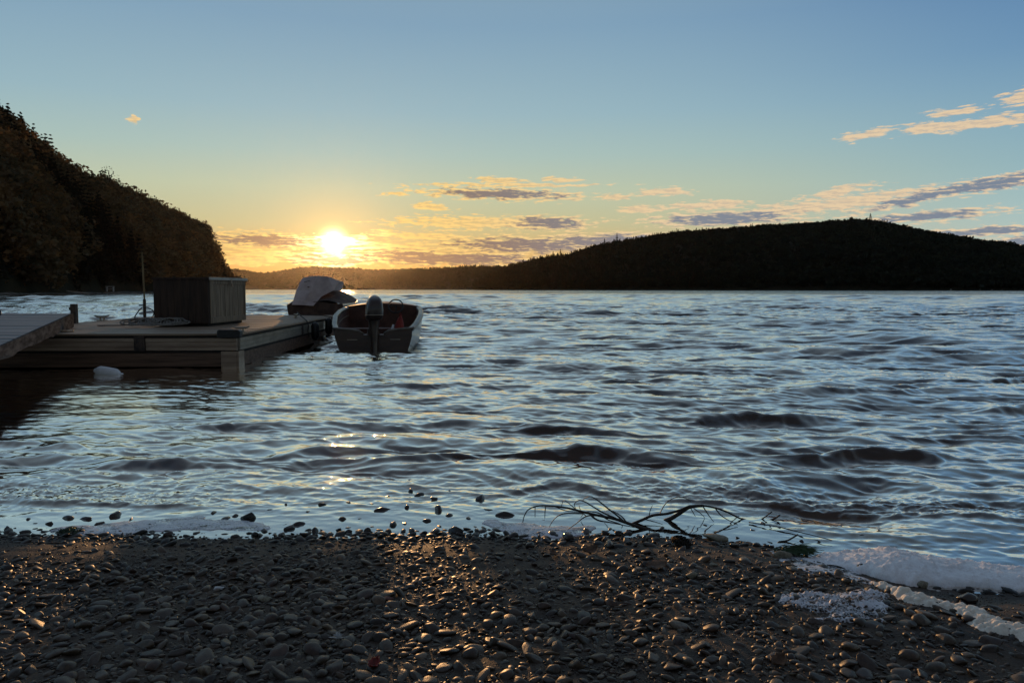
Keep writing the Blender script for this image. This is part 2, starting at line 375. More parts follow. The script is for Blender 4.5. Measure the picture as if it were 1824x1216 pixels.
def sand_mat():
    m, T = new_mat('wet_sand')
    tc = T.n('ShaderNodeTexCoord').outputs['Object']
    n = T.n('ShaderNodeTexNoise', {'Vector': tc, 'Scale': 2.2, 'Detail': 6.0, 'Roughness': .65}).outputs[0]
    g = T.n('ShaderNodeTexNoise', {'Vector': tc, 'Scale': 260.0, 'Detail': 3.0, 'Roughness': .75}).outputs[0]
    c = T.mix(T.sstep(n,.35,.65), (.026,.015,.009), (.062,.038,.022))
    c = T.mix(T.sstep(g,.62,.75), c, (.15,.115,.08)); c = T.mix(T.sstep(g,.42,.3), c, (.016,.012,.01))
    v = T.n('ShaderNodeTexVoronoi', {'Vector': tc, 'Scale': 120.0}).outputs['Distance']
    hgt = T.m('ADD', T.m('MULTIPLY', g, .6), T.m('MULTIPLY', v, .8))
    bp = T.n('ShaderNodeBump', {'Strength': .55, 'Distance': .003, 'Height': hgt})
    r = T.m('ADD', .55, T.m('MULTIPLY', n, .3))
    out(T, T.n('ShaderNodeBsdfPrincipled', {'Base Color': c, 'Roughness': r, 'Specular IOR Level': .35, 'Normal': bp})); return m
M_['sand'] = sand_mat()
beach = link('beach', me, M_['sand']); tag(beach, kind='structure')

# ------------------------------------------------------------------ the lake: a wind-chopped surface
def spectrum(L, N, lo, hi, wind, power, seed, spread=2.0):
    r = np.random.default_rng(seed)
    k1 = np.fft.fftfreq(N, L/N)*2*np.pi
    kx, ky = np.meshgrid(k1, k1); k = np.hypot(kx, ky); k[0,0] = 1
    lam = 2*np.pi/k
    c = (kx*math.sin(wind)+ky*math.cos(wind))/k
    A = k**(-power)*np.abs(c)**spread
    A *= np.where((lam>lo)&(lam<hi), 1, 0)
    A[0,0] = 0
    ph = np.exp(2j*np.pi*r.random((N,N)))
    Hk = A*ph
    h = np.real(np.fft.ifft2(Hk)); s = h.std(); Hk /= s; h /= s
    dxm = np.real(np.fft.ifft2(1j*kx/k*Hk)); dym = np.real(np.fft.ifft2(1j*ky/k*Hk))
    return (L, N, h.astype(np.float32), dxm.astype(np.float32), dym.astype(np.float32))
def samp(sp, arr, x, y):
    L, N = sp[0], sp[1]
    u = (x/L*N) % N; v = (y/L*N) % N
    i = u.astype(np.int32); j = v.astype(np.int32); fu = (u-i).astype(np.float32); fv = (v-j).astype(np.float32)
    i1 = (i+1)%N; j1 = (j+1)%N; i %= N; j %= N
    return (arr[j,i]*(1-fu)+arr[j,i1]*fu)*(1-fv)+(arr[j1,i]*(1-fu)+arr[j1,i1]*fu)*fv
WD = rad(8)   # waves run down the lake, towards the beach
BANDS = [ (spectrum(61.0, 512, 1.3, 6.0, WD, 2.55, 1, 3.6), .036, 1.3),
          (spectrum(23.0, 768, .45, 1.4, WD, 1.9, 2, 3.4), .0205, .45),
          (spectrum(9.1, 1024, .12, .5, WD+.15, 1.6, 3, 2.2), .0060, .12),
          (spectrum(4.3, 1024, .035, .13, WD-.1, 1.6, 4, .8), .0016, .035) ]
BIG = [ # crest x, y, half length, height, width, skew
 (2.26,6.8,.75,.085,.16,.10),(.28,6.3,.62,.075,.15,.0),(.48,5.25,.66,.070,.13,-.12),(2.6,5.2,.75,.095,.15,.05),(3.9,8.3,.95,.07,.16,.1),
 (.25,4.42,.32,.028,.08,.0),(-2.27,5.0,.6,.045,.14,.12),(-2.5,6.4,.6,.05,.16,.1),(-.95,6.6,.6,.045,.15,-.1),(3.95,6.05,.8,.07,.15,-.1),(6.4,9.3,.9,.09,.17,0),
 (5.1,7.3,.8,.06,.15,.1),(.8,8.1,.7,.05,.15,-.05),(-.6,5.1,.5,.035,.11,.1),(1.6,9.6,.9,.06,.17,.1),(-3.8,5.6,.7,.05,.15,0),(5.0,5.4,.8,.06,.15,0),(-1.0,9.2,.8,.045,.16,0)]
def waves(x, y, sp):
    """height and sideways shift at x, y on a mesh whose local spacing is sp"""
    dd = y-shore(x)
    lee = 1 - .86*np.exp(-((x+5.6)/4.2)**2)*sst(-y,-14,-10.5)*sst(y,4,7)      # calmer behind the dock
    h = np.zeros_like(x); sx = np.zeros_like(x); sy = np.zeros_like(x)
    amp = sst(dd, .35, 2.6)
    gust = (.70+.6*fbm(x*.05, y*.03, 3, 90))*(1+.95*sst(np.hypot(x,y),9,42))
    for n,(b,a,lo) in enumerate(BANDS):
        f = sst(lo/sp, 1.6, 3.5)
        if n == 0: am = amp*f*a*lee*(.55+.45*sst(y,6,14))
        elif n == 1: am = a*f*sst(dd,.25,1.6)*lee
        elif n == 2: am = a*f*(.06+.30*sst(dd,.2,.6)+.64*sst(dd,.4,1.5))*(.22+.78*lee)
        else: am = a*f*(.08+.42*sst(dd,.2,.6)+.50*sst(dd,.4,1.3))*(.30+.70*lee)
        am = am*gust
        ch = (1.5,1.2,.8,.6)[n]
        hh = samp(b,b[2],x,y)
        if n == 0: h += am*(hh+.15*hh*hh-.15)
        elif n == 3: h += am*hh
        else:       # folded noise: thin sharp crests between rounded troughs
            h2 = samp(b,b[2],x*1.13+3.7,y*1.13+9.1); k_ = (0,.5,.45)[n]
            h += am*(k_*hh + (1-k_)*1.9*(.80-np.sqrt(h2*h2+.012))); sx += -am*ch*samp(b,b[3],x,y); sy += -am*ch*samp(b,b[4],x,y)
    for (cx,cy,l,hh,wd,sk) in BIG:
        ex = (x-cx)/l
        yy = y-cy-sk*(x-cx) - .05*np.sin(ex*3+cx) + .10*ex*ex + .26*(fbm(x*2.8+cx,y*1.8,4,17)-.5)
        s = yy/(wd*.72)
        g = np.where(s<0, np.exp(-(s/.62)**2), np.exp(-(s/1.9)**2)) - .32*np.exp(-((s+1.7)/.9)**2)
        h += hh*.72*g*np.exp(-ex**2*1.1)*(.55+.9*fbm(x*5+cx,y*3,3,13))
    # the little breaker running up the shallows, broken and uneven
    cy = np.interp(x, [-6,-3,-1.6,-.6,.3,1.4,2.0,2.7,5], [4.3,4.12,4.0,4.2,4.25,4.05,3.86,3.66,3.2]) + .05*(fbm(x*5,x*0,3,61)-.5)
    on = np.interp(x, [-6,-3,-1.9,-1.4,.3,1.0,1.5,2.8,6], [.9,1,.7,.15,.2,.75,1,1,1])
    s = (y-cy)/.045
    g = np.where(s<0, np.exp(-(s/.7)**2), np.exp(-(s/2.6)**2))
    h += on*.020*g*(.35+1.2*fbm(x*14,y*22,3,62))
    rough = np.exp(-((y-cy-.22)/.24)**2)*on
    h += rough*.012*(fbm(x*24,y*40,4,63,.62)-.5)*2*sst(.05/sp,1,3)
    # swash film over the ground near the edge keeps just above it
    return h, sx, sy
rr_ = [2.2]
while rr_[-1] < 420: rr_.append(rr_[-1] + max(.0085, .0029*rr_[-1]))
while rr_[-1] < 5200: rr_.append(rr_[-1]*1.012)
R = np.array(rr_)
th = np.concatenate([np.arange(-75,-44,.35), np.arange(-44,44,.085), np.arange(44,75.1,.35)])*math.pi/180
RR, TT = np.meshgrid(R, th, indexing='ij')
WX = RR*np.sin(TT); WY = RR*np.cos(TT)
SP = np.maximum(np.gradient(R)[:,None]*1.0, RR*np.gradient(th)[None,:]*.6)
h, sx, sy = waves(WX, WY, SP)
PX = WX+sx; PY = WY+sy; PZ = h
bed = ground(PX, PY)
dep = np.clip(PZ-bed, 0, None)
me = np_mesh('lake_water', np.stack([PX,PY,PZ],-1).reshape(-1,3), grid_faces(len(R),len(th)), 4, attrs={'depth': dep.reshape(-1)})
print('water verts', PX.size)
def water_mat():
    m, T = new_mat('lake_water')
    dp = T.n('ShaderNodeAttribute', attribute_name='depth').outputs['Fac']
    geo = T.n('ShaderNodeNewGeometry'); pos = geo.outputs['Position']
    dist = T.n('ShaderNodeVectorMath', {0: pos}, operation='LENGTH').outputs['Value']
    n = T.n('ShaderNodeTexNoise', {'Vector': T.n('ShaderNodeMapping', {'Vector': pos, 'Scale': (16,30,16)}), 'Scale': 1.0, 'Detail': 4.0, 'Roughness': .62, 'Distortion': .4}).outputs[0]
    nb = T.n('ShaderNodeTexNoise', {'Vector': T.n('ShaderNodeMapping', {'Vector': pos, 'Scale': (.7,2.2,1)}), 'Scale': 1.0, 'Detail': 5.0, 'Roughness': .6}).outputs[0]
    fk = T.n('ShaderNodeMapRange', {0: dp, 1: 0.0, 2: .3, 3: .12, 4: 1.0}).outputs[0]
    b1 = T.n('ShaderNodeBump', {'Strength': T.m('MULTIPLY', fk, .4), 'Distance': .004, 'Height': n})
    farf = T.n('ShaderNodeMapRange', {0: dist, 1: 60.0, 2: 260.0, 3: 0.0, 4: 1.0}).outputs[0]
    nm = T.n('ShaderNodeTexNoise', {'Vector': T.n('ShaderNodeMapping', {'Vector': pos, 'Scale': (2.6,7,3), 'Rotation': (0,0,.12)}), 'Scale': 1.0, 'Detail': 5.0, 'Roughness': .68, 'Distortion': .5}).outputs[0]
    midf = T.n('ShaderNodeMapRange', {0: dist, 1: 9.0, 2: 28.0, 3: 0.0, 4: 1.0}).outputs[0]
    b1 = T.n('ShaderNodeBump', {'Strength': T.m('MULTIPLY', midf, .5), 'Distance': .03, 'Height': nm, 'Normal': b1})
    b2 = T.n('ShaderNodeBump', {'Strength': T.m('MULTIPLY', farf, .9), 'Distance': .2, 'Height': nb, 'Normal': b1})
    ro = T.n('ShaderNodeMapRange', {0: dist, 1: 4.0, 2: 120.0, 3: .025, 4: .085}).outputs[0]
    fr = T.m('MULTIPLY', T.n('ShaderNodeFresnel', {'IOR': 1.34, 'Normal': b2}), 4.0, clamp=True)
    gl = T.n('ShaderNodeBsdfGlossy', {'Color': (1,.955,.895), 'Roughness': ro, 'Normal': b2})
    body = T.n('ShaderNodeBsdfDiffuse', {'Color': T.ramp(T.m('MULTIPLY', dp, .5), [(0,(.034,.022,.012)),(.2,(.026,.019,.011)),(.8,(.009,.012,.012))])})
    tcol = T.ramp(T.m('MULTIPLY', dp, 1.0), [(0,(.96,.93,.88)),(.05,(.85,.70,.52)),(.2,(.60,.42,.24)),(.6,(.26,.20,.10)),(1,(.12,.10,.06))])
    tr = T.n('ShaderNodeBsdfTransparent', {'Color': tcol})
    fa = T.n('ShaderNodeMapRange', {0: dp, 1: .05, 2: 1.0, 3: 0.0, 4: 1.0}).outputs[0]
    under = T.n('ShaderNodeMixShader', {0: fa, 1: tr, 2: body})
    out(T, T.n('ShaderNodeMixShader', {0: fr, 1: under, 2: gl})); return m
lake = link('lake_water', me, water_mat()); tag(lake, kind='structure')

# ------------------------------------------------------------------ hills round the lake and the woods on them
def prof(pts):
    A = []; S = []
    for (u,v) in pts:
        d = ray(u,v); A.append(math.atan2(d[0],d[1])); S.append(d[2]/math.hypot(d[0],d[1]))
    return np.array(A), np.array(S)
def hill(name, pts, rs, rr, tree, back=1.35, shape=.8, seed=1, na=260, nr=60, bumps=.06, base=(.02,.025,.012), toe=-1.0):
    """pts: skyline in the photograph; rs, rr: (azimuth u, metres) tables for the shore and the ridge; tree: crown height taken off the skyline"""
    A, S = prof(pts)
    ra, rv = prof([(u,515) for u,_ in rs])[0], np.array([m for _,m in rs])
    qa, qv = prof([(u,515) for u,_ in rr])[0], np.array([m for _,m in rr])
    def height(a, r):
        s = np.interp(a, ra, rv); g = np.interp(a, qa, qv)
        top = np.interp(a, A, S)*g + H - tree
        t = (r-s)/(g-s)
        up = np.sign(t)*np.abs(np.clip(t,-1,1))**shape
        dn = 1-.55*((t-1)/(back-1)).clip(0,3)**1.5*.6
        z = np.where(t<1, np.maximum(top,0)*up, np.maximum(top,0)*dn)
        z = z + bumps*np.maximum(top,2)*(fbm(a*60+seed, r*.012, 3, seed)-.5)*sst(t,0,.25)*(1-.8*sst(t,.7,1)*(t<1.15))
        return np.where(t<0, toe*np.minimum(1,-t*8), z+.3)
    a = np.linspace(A[0], A[-1], na); q = np.linspace(-.1, 2.2, nr)
    aa, qq = np.meshgrid(a, q, indexing='ij')
    s = np.interp(aa, ra, rv); g = np.interp(aa, qa, qv); r = s+(g-s)*qq
    z = height(aa, r)
    me = np_mesh(name, np.stack([r*np.sin(aa), r*np.cos(aa), z],-1).reshape(-1,3), grid_faces(na,nr)[:,::-1], 4)
    o = link(name, me, M_['floor']); tag(o, kind='structure')
    def place(n, seed, qlo=.01, qhi=1.25, ridge=0.0):
        r_ = np.random.default_rng(seed)
        aq = r_.uniform(A[0], A[-1], n); tq = r_.uniform(qlo, qhi, n)
        k = r_.random(n) < ridge; tq = np.where(k, r_.normal(1.0,.04,n), tq)
        s = np.interp(aq, ra, rv); g = np.interp(aq, qa, qv); r = s+(g-s)*tq
        z = height(aq, r); ok = np.interp(aq,A,S)*g > 1.0
        return np.stack([r*np.sin(aq), r*np.cos(aq), z],-1)[ok]
    return place, height
M_['floor'] = surf('forest_floor', (.012,.012,.007), (.026,.022,.012), .95, scale=(.12,.12,.12), bump=.2, spec=.1)
M_['shore_rock'] = surf('shore_rock', (.05,.045,.04), (.17,.15,.13), .8, scale=(.8,.8,.8), bump=.6, spec=.2)

def tufts(pos, hgt, wid, kinds, K, size, seed, droop=.2):
    """crown geometry for many trees at once: K ragged leaf clumps per tree. kinds 0 = broadleaf, 1 = conifer"""
    r_ = np.random.default_rng(seed); n = len(pos)
    # broadleaf: lobes on an ellipsoid
    L = 9
    lob = r_.normal(size=(n,L,3)); lob /= np.linalg.norm(lob,axis=2,keepdims=True); lob *= r_.uniform(.3,.72,(n,L,1)); lob[:,:,2] = lob[:,:,2]*.9
    idx = r_.integers(0,L,(n,K))
    p = np.take_along_axis(lob, idx[:,:,None].repeat(3,2), 1)
    q = r_.normal(size=(n,K,3)); q /= np.linalg.norm(q,axis=2,keepdims=True); q *= r_.uniform(.6,1,(n,K,1))**.5*.40
    b = p+q
    bx = b[:,:,0]*wid[:,None]*.62; by = b[:,:,1]*wid[:,None]*.62; bz = (.60+b[:,:,2]*.40)*hgt[:,None]
    # conifer: whorls
    t = r_.random((n,K))**.85; ring = np.round(t*11+r_.normal(0,.12,(n,K)))/11
    rad_ = (1-np.clip(ring,0,1))**.85*.36*(.55+.45*r_.random((n,K)))*wid[:,None]+.02
    ph = r_.uniform(0,2*np.pi,(n,K))
    cx = rad_*np.cos(ph); cy = rad_*np.sin(ph); cz = (.10+.90*ring)*hgt[:,None]-.22*rad_
    k = kinds[:,None]
    c = np.stack([np.where(k,cx,bx), np.where(k,cy,by), np.where(k,cz,bz)],-1)
    o = pos[:,None,:]+c
    sz = (size*(.6+.8*r_.random((n,K)))*np.where(k,.75,1.0))[:,:,None]
    d1 = r_.normal(size=(n,K,3)); d1[:,:,2] *= .6; d1 /= np.linalg.norm(d1,axis=2,keepdims=True)
    d2 = np.cross(d1, r_.normal(size=(n,K,3))); d2 /= np.linalg.norm(d2,axis=2,keepdims=True)
    j = lambda: (1+.45*(r_.random((n,K,1))-.5))
    V = np.stack([o-d1*sz*j(), o-d2*sz*.55*j(), o+d1*sz*j(), o+d2*sz*.6*j()], 2).reshape(-1,3)
    Fc = np.arange(len(V)).reshape(-1,4)
    per = (.6+.8*r_.random((n,1,1)))*np.ones((n,K,3)); warm = r_.random((n,1)); 
    per[:,:,0] *= (.85+.45*warm); per[:,:,2] *= (1.1-.35*warm)
    cl = per*(.85+.3*r_.random((n,K,1)))
    return V, Fc, np.repeat(cl.reshape(-1,3),4,axis=0)
def wood(name, label, cat, pos, hgt, wid, kinds, K, size, seed, mat, group=None):
    V, Fc, C = tufts(pos, hgt, wid, kinds, K, size, seed)
    me = np_mesh(name, V, Fc, 4, smooth=False, cols=C); o = link(name, me, mat)
    return tag(o, label, cat, group, 'stuff')
def tree(name, label, pos, h, wd, conifer, seed, K=700, size=.45, group=None, lean=0.0):
    t = thing(name, label, 'tree', pos, 0, group)
    r = random.Random(seed); mb = MB()
    top = .97 if conifer else .8
    pts = [(lean*h*k*k*.3+r.uniform(-.02,.02)*h*(k>0), r.uniform(-.02,.02)*h*(k>0), h*top*k) for k in (0,.25,.5,.75,1)]
    mb.tube(pts, [h*.022*(1-.85*k)+.02 for k in (0,.25,.5,.75,1)], 7)
    lb = mb
    for i in range(11 if not conifer else 8):
        k = r.uniform(.35,.85); a = r.uniform(0,6.28); ln = wd*.42*(1.2-k if conifer else 1)
        p0 = Vector((lean*h*k*k*.3,0,h*top*k)); p2 = p0+Vector((math.cos(a)*ln, math.sin(a)*ln, (.25 if not conifer else -.05)*ln+.1*h*(not conifer)))
        lb.tube([p0, (p0+p2)/2+Vector((0,0,-.05*ln)), p2], [h*.009,h*.006,h*.002], 5)
    lb.build('trunk', M_['bark'], t, smooth=True)
    V, Fc, C = tufts(np.array([[lean*h*.2,0,0.]]), np.array([h]), np.array([wd]), np.array([conifer]), K, size, seed)
    me = np_mesh('crown', V, Fc, 4, smooth=False, cols=C); link('crown', me, M_['needle' if conifer else 'leaf'], t)
    return t

# left hill: steep wooded point that drops to the water behind the dock
LP = [(-700,20),(-420,60),(-200,125),(-60,172),(0,196),(60,243),(130,297),(200,325),(270,352),(330,384),(358,398),(376,436),(390,470),(400,503),(406,514)]
place, lh = hill('left_hill', LP, [(-700,150),(-300,165),(0,190),(270,262),(408,330)], [(-700,330),(-300,320),(0,300),(270,350),(408,352)], 9.0, shape=.62, seed=3)
P = np.concatenate([place(2500, 5, 0.02, 1.2, .22), place(650, 51, .0, .16)]); n = len(P); r_ = np.random.default_rng(3)
kinds = (fbm(P[:,0]*.02,P[:,1]*.02,2,8) > .56)
# conifers crown the upper left of the ridge, broadleaf elsewhere
kinds = kinds | ((P[:,0] < -150) & (P[:,2] > 42) & (r_.random(n)<.7))
hg = np.where(kinds, r_.uniform(9,15,n), r_.uniform(8,13,n))*np.where(np.arange(n)>=n-600, .62, 1.0); wdt = np.where(kinds, hg*.55, r_.uniform(6,10.5,n))
br = ~kinds
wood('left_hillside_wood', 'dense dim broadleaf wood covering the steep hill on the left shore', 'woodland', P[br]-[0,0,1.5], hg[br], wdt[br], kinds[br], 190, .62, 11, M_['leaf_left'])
wood('left_ridge_conifers', 'dark spiky conifers standing among the trees of the left hill', 'woodland', P[kinds]-[0,0,1], hg[kinds], wdt[kinds], kinds[kinds], 200, .55, 12, M_['needle'])
def at_az(u, r, z=0.0):
    d = ray(u,515); a = math.atan2(d[0],d[1]); return (r*math.sin(a), r*math.cos(a), z)
def on_hill(hf, u, r):
    d = ray(u,515); a = math.atan2(d[0],d[1]); z = float(hf(np.array([a]), np.array([r]))[0]); return (r*math.sin(a), r*math.cos(a), max(z,0)-.4)
tree('broadleaf_tree', 'broadleaf tree leaning out at the right-hand tip of the dark left hill', on_hill(lh,364,348), 13, 8.5, False, 41, 900, .42)
tree('broadleaf_tree', 'low bushy tree hanging over the water where the left hill ends', on_hill(lh,383,344), 9, 6.5, False, 42, 700, .4, lean=.3)
tree('broadleaf_tree', 'sparse airy tree rising above the middle of the left hill skyline', on_hill(lh,203,330), 17, 9, False, 43, 330, .38)
tree('broadleaf_tree', 'thin bare-limbed shrub sticking out from the foot of the left point', at_az(409,341,.2), 6, 6, False, 44, 130, .34, lean=.9)
tree('conifer_tree', 'tall spruce at the left edge of the picture on the hill crest', on_hill(lh,4,303), 16, 8, True, 45, 900, .42)
tree('conifer_tree', 'spruce with ragged top just below the crest of the left hill', on_hill(lh,52,305), 14, 7, True, 46, 800, .4)
tree('conifer_tree', 'small pointed spruce where the left crest turns from conifers to broadleaf', on_hill(lh,92,308), 12, 6, True, 47, 700, .38)
# strip of bare stony shore under the left hill
LS = MB(); rows = []
for i in range(60):
    u = -700+i*(1108/59.); base_r = np.interp(u, [-700,-300,0,270,408],[150,165,190,262,330])
    d = ray(u,515); a = math.atan2(d[0],d[1])
    for_r = [base_r-7-3*math.sin(i*.9), base_r-3, base_r+1, base_r+5]
    rows.append([(q*math.sin(a), q*math.cos(a), zz*(1 if u<395 else .5)) for q,zz in zip(for_r,(-.3,.35+.15*math.sin(i*1.7),.8,1.5))])
LS.loft(rows); o = LS.build('left_shore', M_['shore_rock'], None, smooth=True); tag(o, kind='structure')
# driftwood and the little frame on that shore
p = at_az(136,203,.75); mb = MB().tube([(0,0,0),(2.2,.5,-.25),(4.6,.9,-.55)], [.16,.13,.07], 7)
mb.tube([(2.0,.45,-.2),(2.4,.2,.35)], [.05,.02], 5)
o = mb.build('driftwood_log', surf('pale_driftwood', (.2,.17,.14),(.36,.32,.27), .8, scale=(1,8,8)), None, smooth=True); o.location = (p[0]-2.3,p[1],p[2]); tag(o, 'pale driftwood log lying on the far shore below the left hill', 'log')
def bench():
    p = at_az(196,222,.85); t = thing('shore_bench', 'small pale plank bench on the shore at the foot of the left hill', 'bench', p, .2)
    MB().box(-1.0,1.0,-.3,.3,.95,1.15).build('seat', M_['ramp'], t)
    for s in (-1,1): MB().box(s*.8-.13,s*.8+.13,-.25,.25,-.3,.95).build('leg', M_['ramp'], t)
    MB().box(-.67,.67,-.06,.06,.35,.5).build('crossbar', M_['ramp'], t)
bench()

# right hill
RP = [(846,514),(856,503),(868,494),(885,484),(905,475),(925,469),(960,460),(985,457),(1010,455),(1050,441),(1085,432),(1140,423),(1200,413),(1290,406),(1400,399),(1480,394),(1545,391),(1600,400),(1650,412),(1700,419),(1760,430),(1800,433),(1830,442),(1900,458),(2000,478),(2150,500),(2300,512)]
place, rh = hill('right_hill', RP, [(846,1000),(1000,850),(1300,760),(1824,700),(2300,720)], [(846,1010),(880,1060),(1000,1120),(1300,1180),(1824,1000),(2300,900)], 7.5, shape=.7, seed=9, na=340)
P = np.concatenate([place(6500, 15, .01, 1.12, .25), place(1100, 16, .0, .09)]); n = len(P); r_ = np.random.default_rng(5)
uu = P[:,0]/P[:,1]
kinds = (r_.random(n) < np.where(uu<.12,.65,np.where(uu<.27,.30,.02)))
hg = np.where(kinds, r_.uniform(8,13.5,n), r_.uniform(9,13,n)); wdt = np.where(kinds, hg*.55, r_.uniform(8,14,n))
br = ~kinds
wood('right_hill_wood', 'dark rounded broadleaf canopy covering the long hill across the lake', 'woodland', P[br]-[0,0,2.5], hg[br], wdt[br], kinds[br], 62, 1.5, 21, M_['leaf'])
wood('right_hill_conifers', 'dark pointed conifers along the descending left shoulder of the far right hill', 'woodland', P[kinds]-[0,0,1.5], hg[kinds], wdt[kinds], kinds[kinds], 60, 1.2, 22, M_['needle'])
for (u,hh,w_,c,lb_) in [(1546,17,12,True,'tallest lone tree standing above the summit of the right hill'),(1513,14,9,False,'small wispy tree on the summit of the right hill left of the tallest one'),
    (1098,20,9,True,'tallest spruce on the left shoulder of the right hill'),(1076,15,8,True,'short spruce left of the tallest one on the right hill shoulder'),(985,15,8,True,'spruce rising where the low spur meets the right hill'),(998,17,8,True,'pointed spruce standing beside another at the low saddle of the right hill')]:
    rq = float(np.interp(u,[858,880,1000,1300,1824],[1010,1060,1120,1180,1000])); tree('conifer_tree' if c else 'broadleaf_tree', lb_, on_hill(rh,u,rq), hh, w_, c, u, 330, .95)
# pale boulders along the far right waterline
rb = random.Random(4)
def rock_mesh(name, seed, sub=2, flat=.5, rug=.25):
    bm = bmesh.new(); bmesh.ops.create_icosphere(bm, subdivisions=sub, radius=1.0); r = random.Random(seed)
    ax = [Vector((r.gauss(0,1),r.gauss(0,1),r.gauss(0,1))).normalized() for _ in range(11)]; of = [r.uniform(.52,.95) for _ in ax]
    sx, sy = r.uniform(.85,1.1), r.uniform(.6,.95)
    for v in bm.verts:
        p = v.co.normalized(); k = 1.0
        for a,o in zip(ax,of):
            d = p.dot(a)
            if d > o: k = min(k, o/d*(1-rug*.0)+.0 if rug>.13 else (o/d+1)/2)
        k *= 1+rug*.12*math.sin(p.x*5+seed)*math.sin(p.y*4+seed*2)
        v.co = Vector((p.x*k*sx, p.y*k*sy, p.z*k*flat))
    me = bpy.data.meshes.new(name); bm.to_mesh(me); bm.free(); me.polygons.foreach_set('use_smooth', [True]*len(me.polygons)); return me
bme = rock_mesh('boulder', 3, 2, .55, .3); bme.materials.append(surf('pale_boulder', (.26,.25,.23),(.46,.44,.41), .85, scale=(3,3,3)))
for i in range(15):
    u = rb.choice([rb.uniform(1580,1660), rb.uniform(1310,1350), rb.uniform(1690,1790), rb.uniform(1730,1770)]); rq = float(np.interp(u,[858,1000,1300,1824],[1000,850,760,700]))-2-rb.random()*2
    o = bpy.data.objects.new('boulder', bme); col.objects.link(o); o.location = at_az(u, rq, .3); s = rb.uniform(1.3,3.6); o.scale = (s*1.5,s,s*.7); o.rotation_euler = (0,0,rb.uniform(0,6))
    tag(o, 'pale boulder at the foot of the dark hill on the far right shore', 'boulder', 'pale boulders along the far right waterline')

# far ridges at the head of the lake, under the sun
FP = [(300,508),(395,480),(420,479),(450,484),(472,487),(492,484),(530,477),(560,475),(620,477),(665,481),(700,480),(745,478),(800,482),(860,486),(930,490),(1000,495),(1100,500)]
place, fh = hill('far_hill', FP, [(300,2000),(1100,2000)], [(300,2700),(1100,2700)], 8, shape=.8, seed=23, na=200, nr=30)
P = place(3200, 25, .01, 1.1, .3); n = len(P); r_ = np.random.default_rng(6)
wood('far_ridge_wood', 'hazy amber wooded ridge at the end of the lake beneath the sun', 'woodland', P-[0,0,3], r_.uniform(9,15,n), r_.uniform(10,17,n), np.zeros(n,bool), 26, 3.2, 31, M_['leaf'])
MP = [(600,512),(660,497),(700,486),(745,480),(790,477),(815,475),(850,473),(885,474),(905,477),(960,482),(1040,495),(1120,508)]
place, mh = hill('middle_hill', MP, [(600,1500),(1120,1400)], [(600,1900),(1120,1750)], 9, shape=.8, seed=27, na=160, nr=30)
P = place(2200, 26, .01, 1.1, .3); n = len(P); kk = r_.random(n)<.4
wood('middle_ridge_wood', 'brown shaded wooded ridge between the amber far ridge and the right hill', 'woodland', P-[0,0,3], r_.uniform(9,16,n), np.where(kk,8,r_.uniform(9,15,n)), kk, 34, 2.3, 32, M_['leaf'])

# ------------------------------------------------------------------ evening haze over the lake
hm, T = new_mat('haze')
vol = T.n('ShaderNodeVolumePrincipled', {'Color': (1.0,.93,.85,1), 'Density': HAZE_D, 'Anisotropy': .9})
o_ = T.n('ShaderNodeOutputMaterial'); T.set(o_.inputs['Volume'], vol)
mb = MB().box(-1900,1900,-160,3600,-7,140)
hz = mb.build('haze', hm); tag(hz, kind='stuff')

# ------------------------------------------------------------------ floating dock
DK = thing('floating_dock', 'weathered floating dock with plank deck and metal side rails', 'dock', (-4.2,11.27,0), 0.037)
DZ, DW, DL = .533, 4.5, 8.05       # deck height, width (towards -x), length (towards +y)
rd = random.Random(2)
# planks run across, in three sections
mb = MB(); y = .03
while y < DL-.1:
    wdt_ = .138; j = rd.uniform(-.002,.002)
    for (a,b) in ((-DW+.06,-DW*.5-.01+rd.uniform(-.0,.0)),(-DW*.5+.01,-.06)):
        mb.box(a,b,y,y+wdt_-.012,DZ-.035+j,DZ-.004+j+rd.uniform(-.002,.002))
    y += wdt_
mb.build('deck_planks', M_['deck'], DK, bevel=.004)
def face(name, z0, z1, proud, mat, x0=-DW, x1=0.0, bev=.004):
    return MB().box(x0,x1,-proud,.03,z0,z1).build(name, mat, DK, bevel=bev)
# front side, seen square on
face('edge_board', .497, .529, .045, M_['deck'])
face('gap_shade_strip', .463, .496, .012, M_['dark'])  # near-black strip: shade of the gap under the deck edge, as colour
def rail(name, pts_len, parent, x0, x1, front, mat):
    # extruded profile with grooves
    z = [.268,.272,.318,.322,.330,.334,.388,.392,.400,.404,.455,.460]
    p = [.0,.030,.030,.022,.022,.030,.030,.022,.022,.034,.034,.0]
    if front: poly = [(-a-.004,b) for a,b in zip(p,z)]+[(.02,.460),(.02,.268)]; o = MB().prism(poly,'x',x0,x1).build(name, mat, parent)
    else: poly = [(a+.004,b) for a,b in zip(p,z)]+[(-.02,.460),(-.02,.268)]; o = MB().prism(poly,'y',x0,x1).build(name, mat, parent)
    return o
rail('side_rail', 0, DK, -1.36, -.0, True, M_['alu_dark'])
rail('side_rail', 0, DK, -3.28, -1.53, True, M_['alu_dark'])
rail('side_rail', 0, DK, -DW, -3.28, True, M_['timber'])  # brown stretch: the ramp's shadow put into the rail colour
MB().box(-1.53,-1.37,-.052,.02,.262,.492).box(-1.50,-1.40,-.058,-.05,.285,.47).build('joint_plate', M_['steel'], DK, bevel=.004)
face('gap_shade_beam', .232, .262, .006, M_['dark'])  # shade of the lower gap put into a near-black strip
face('lower_timber', .02, .229, .02, M_['timber'], -DW, -.24)
MB().box(-.235,.035,-.045,.22,-.25,.255).box(-.20,-.0,-.062,-.044,-.2,.24).build('corner_post', M_['alu_dark'], DK, bevel=.006)
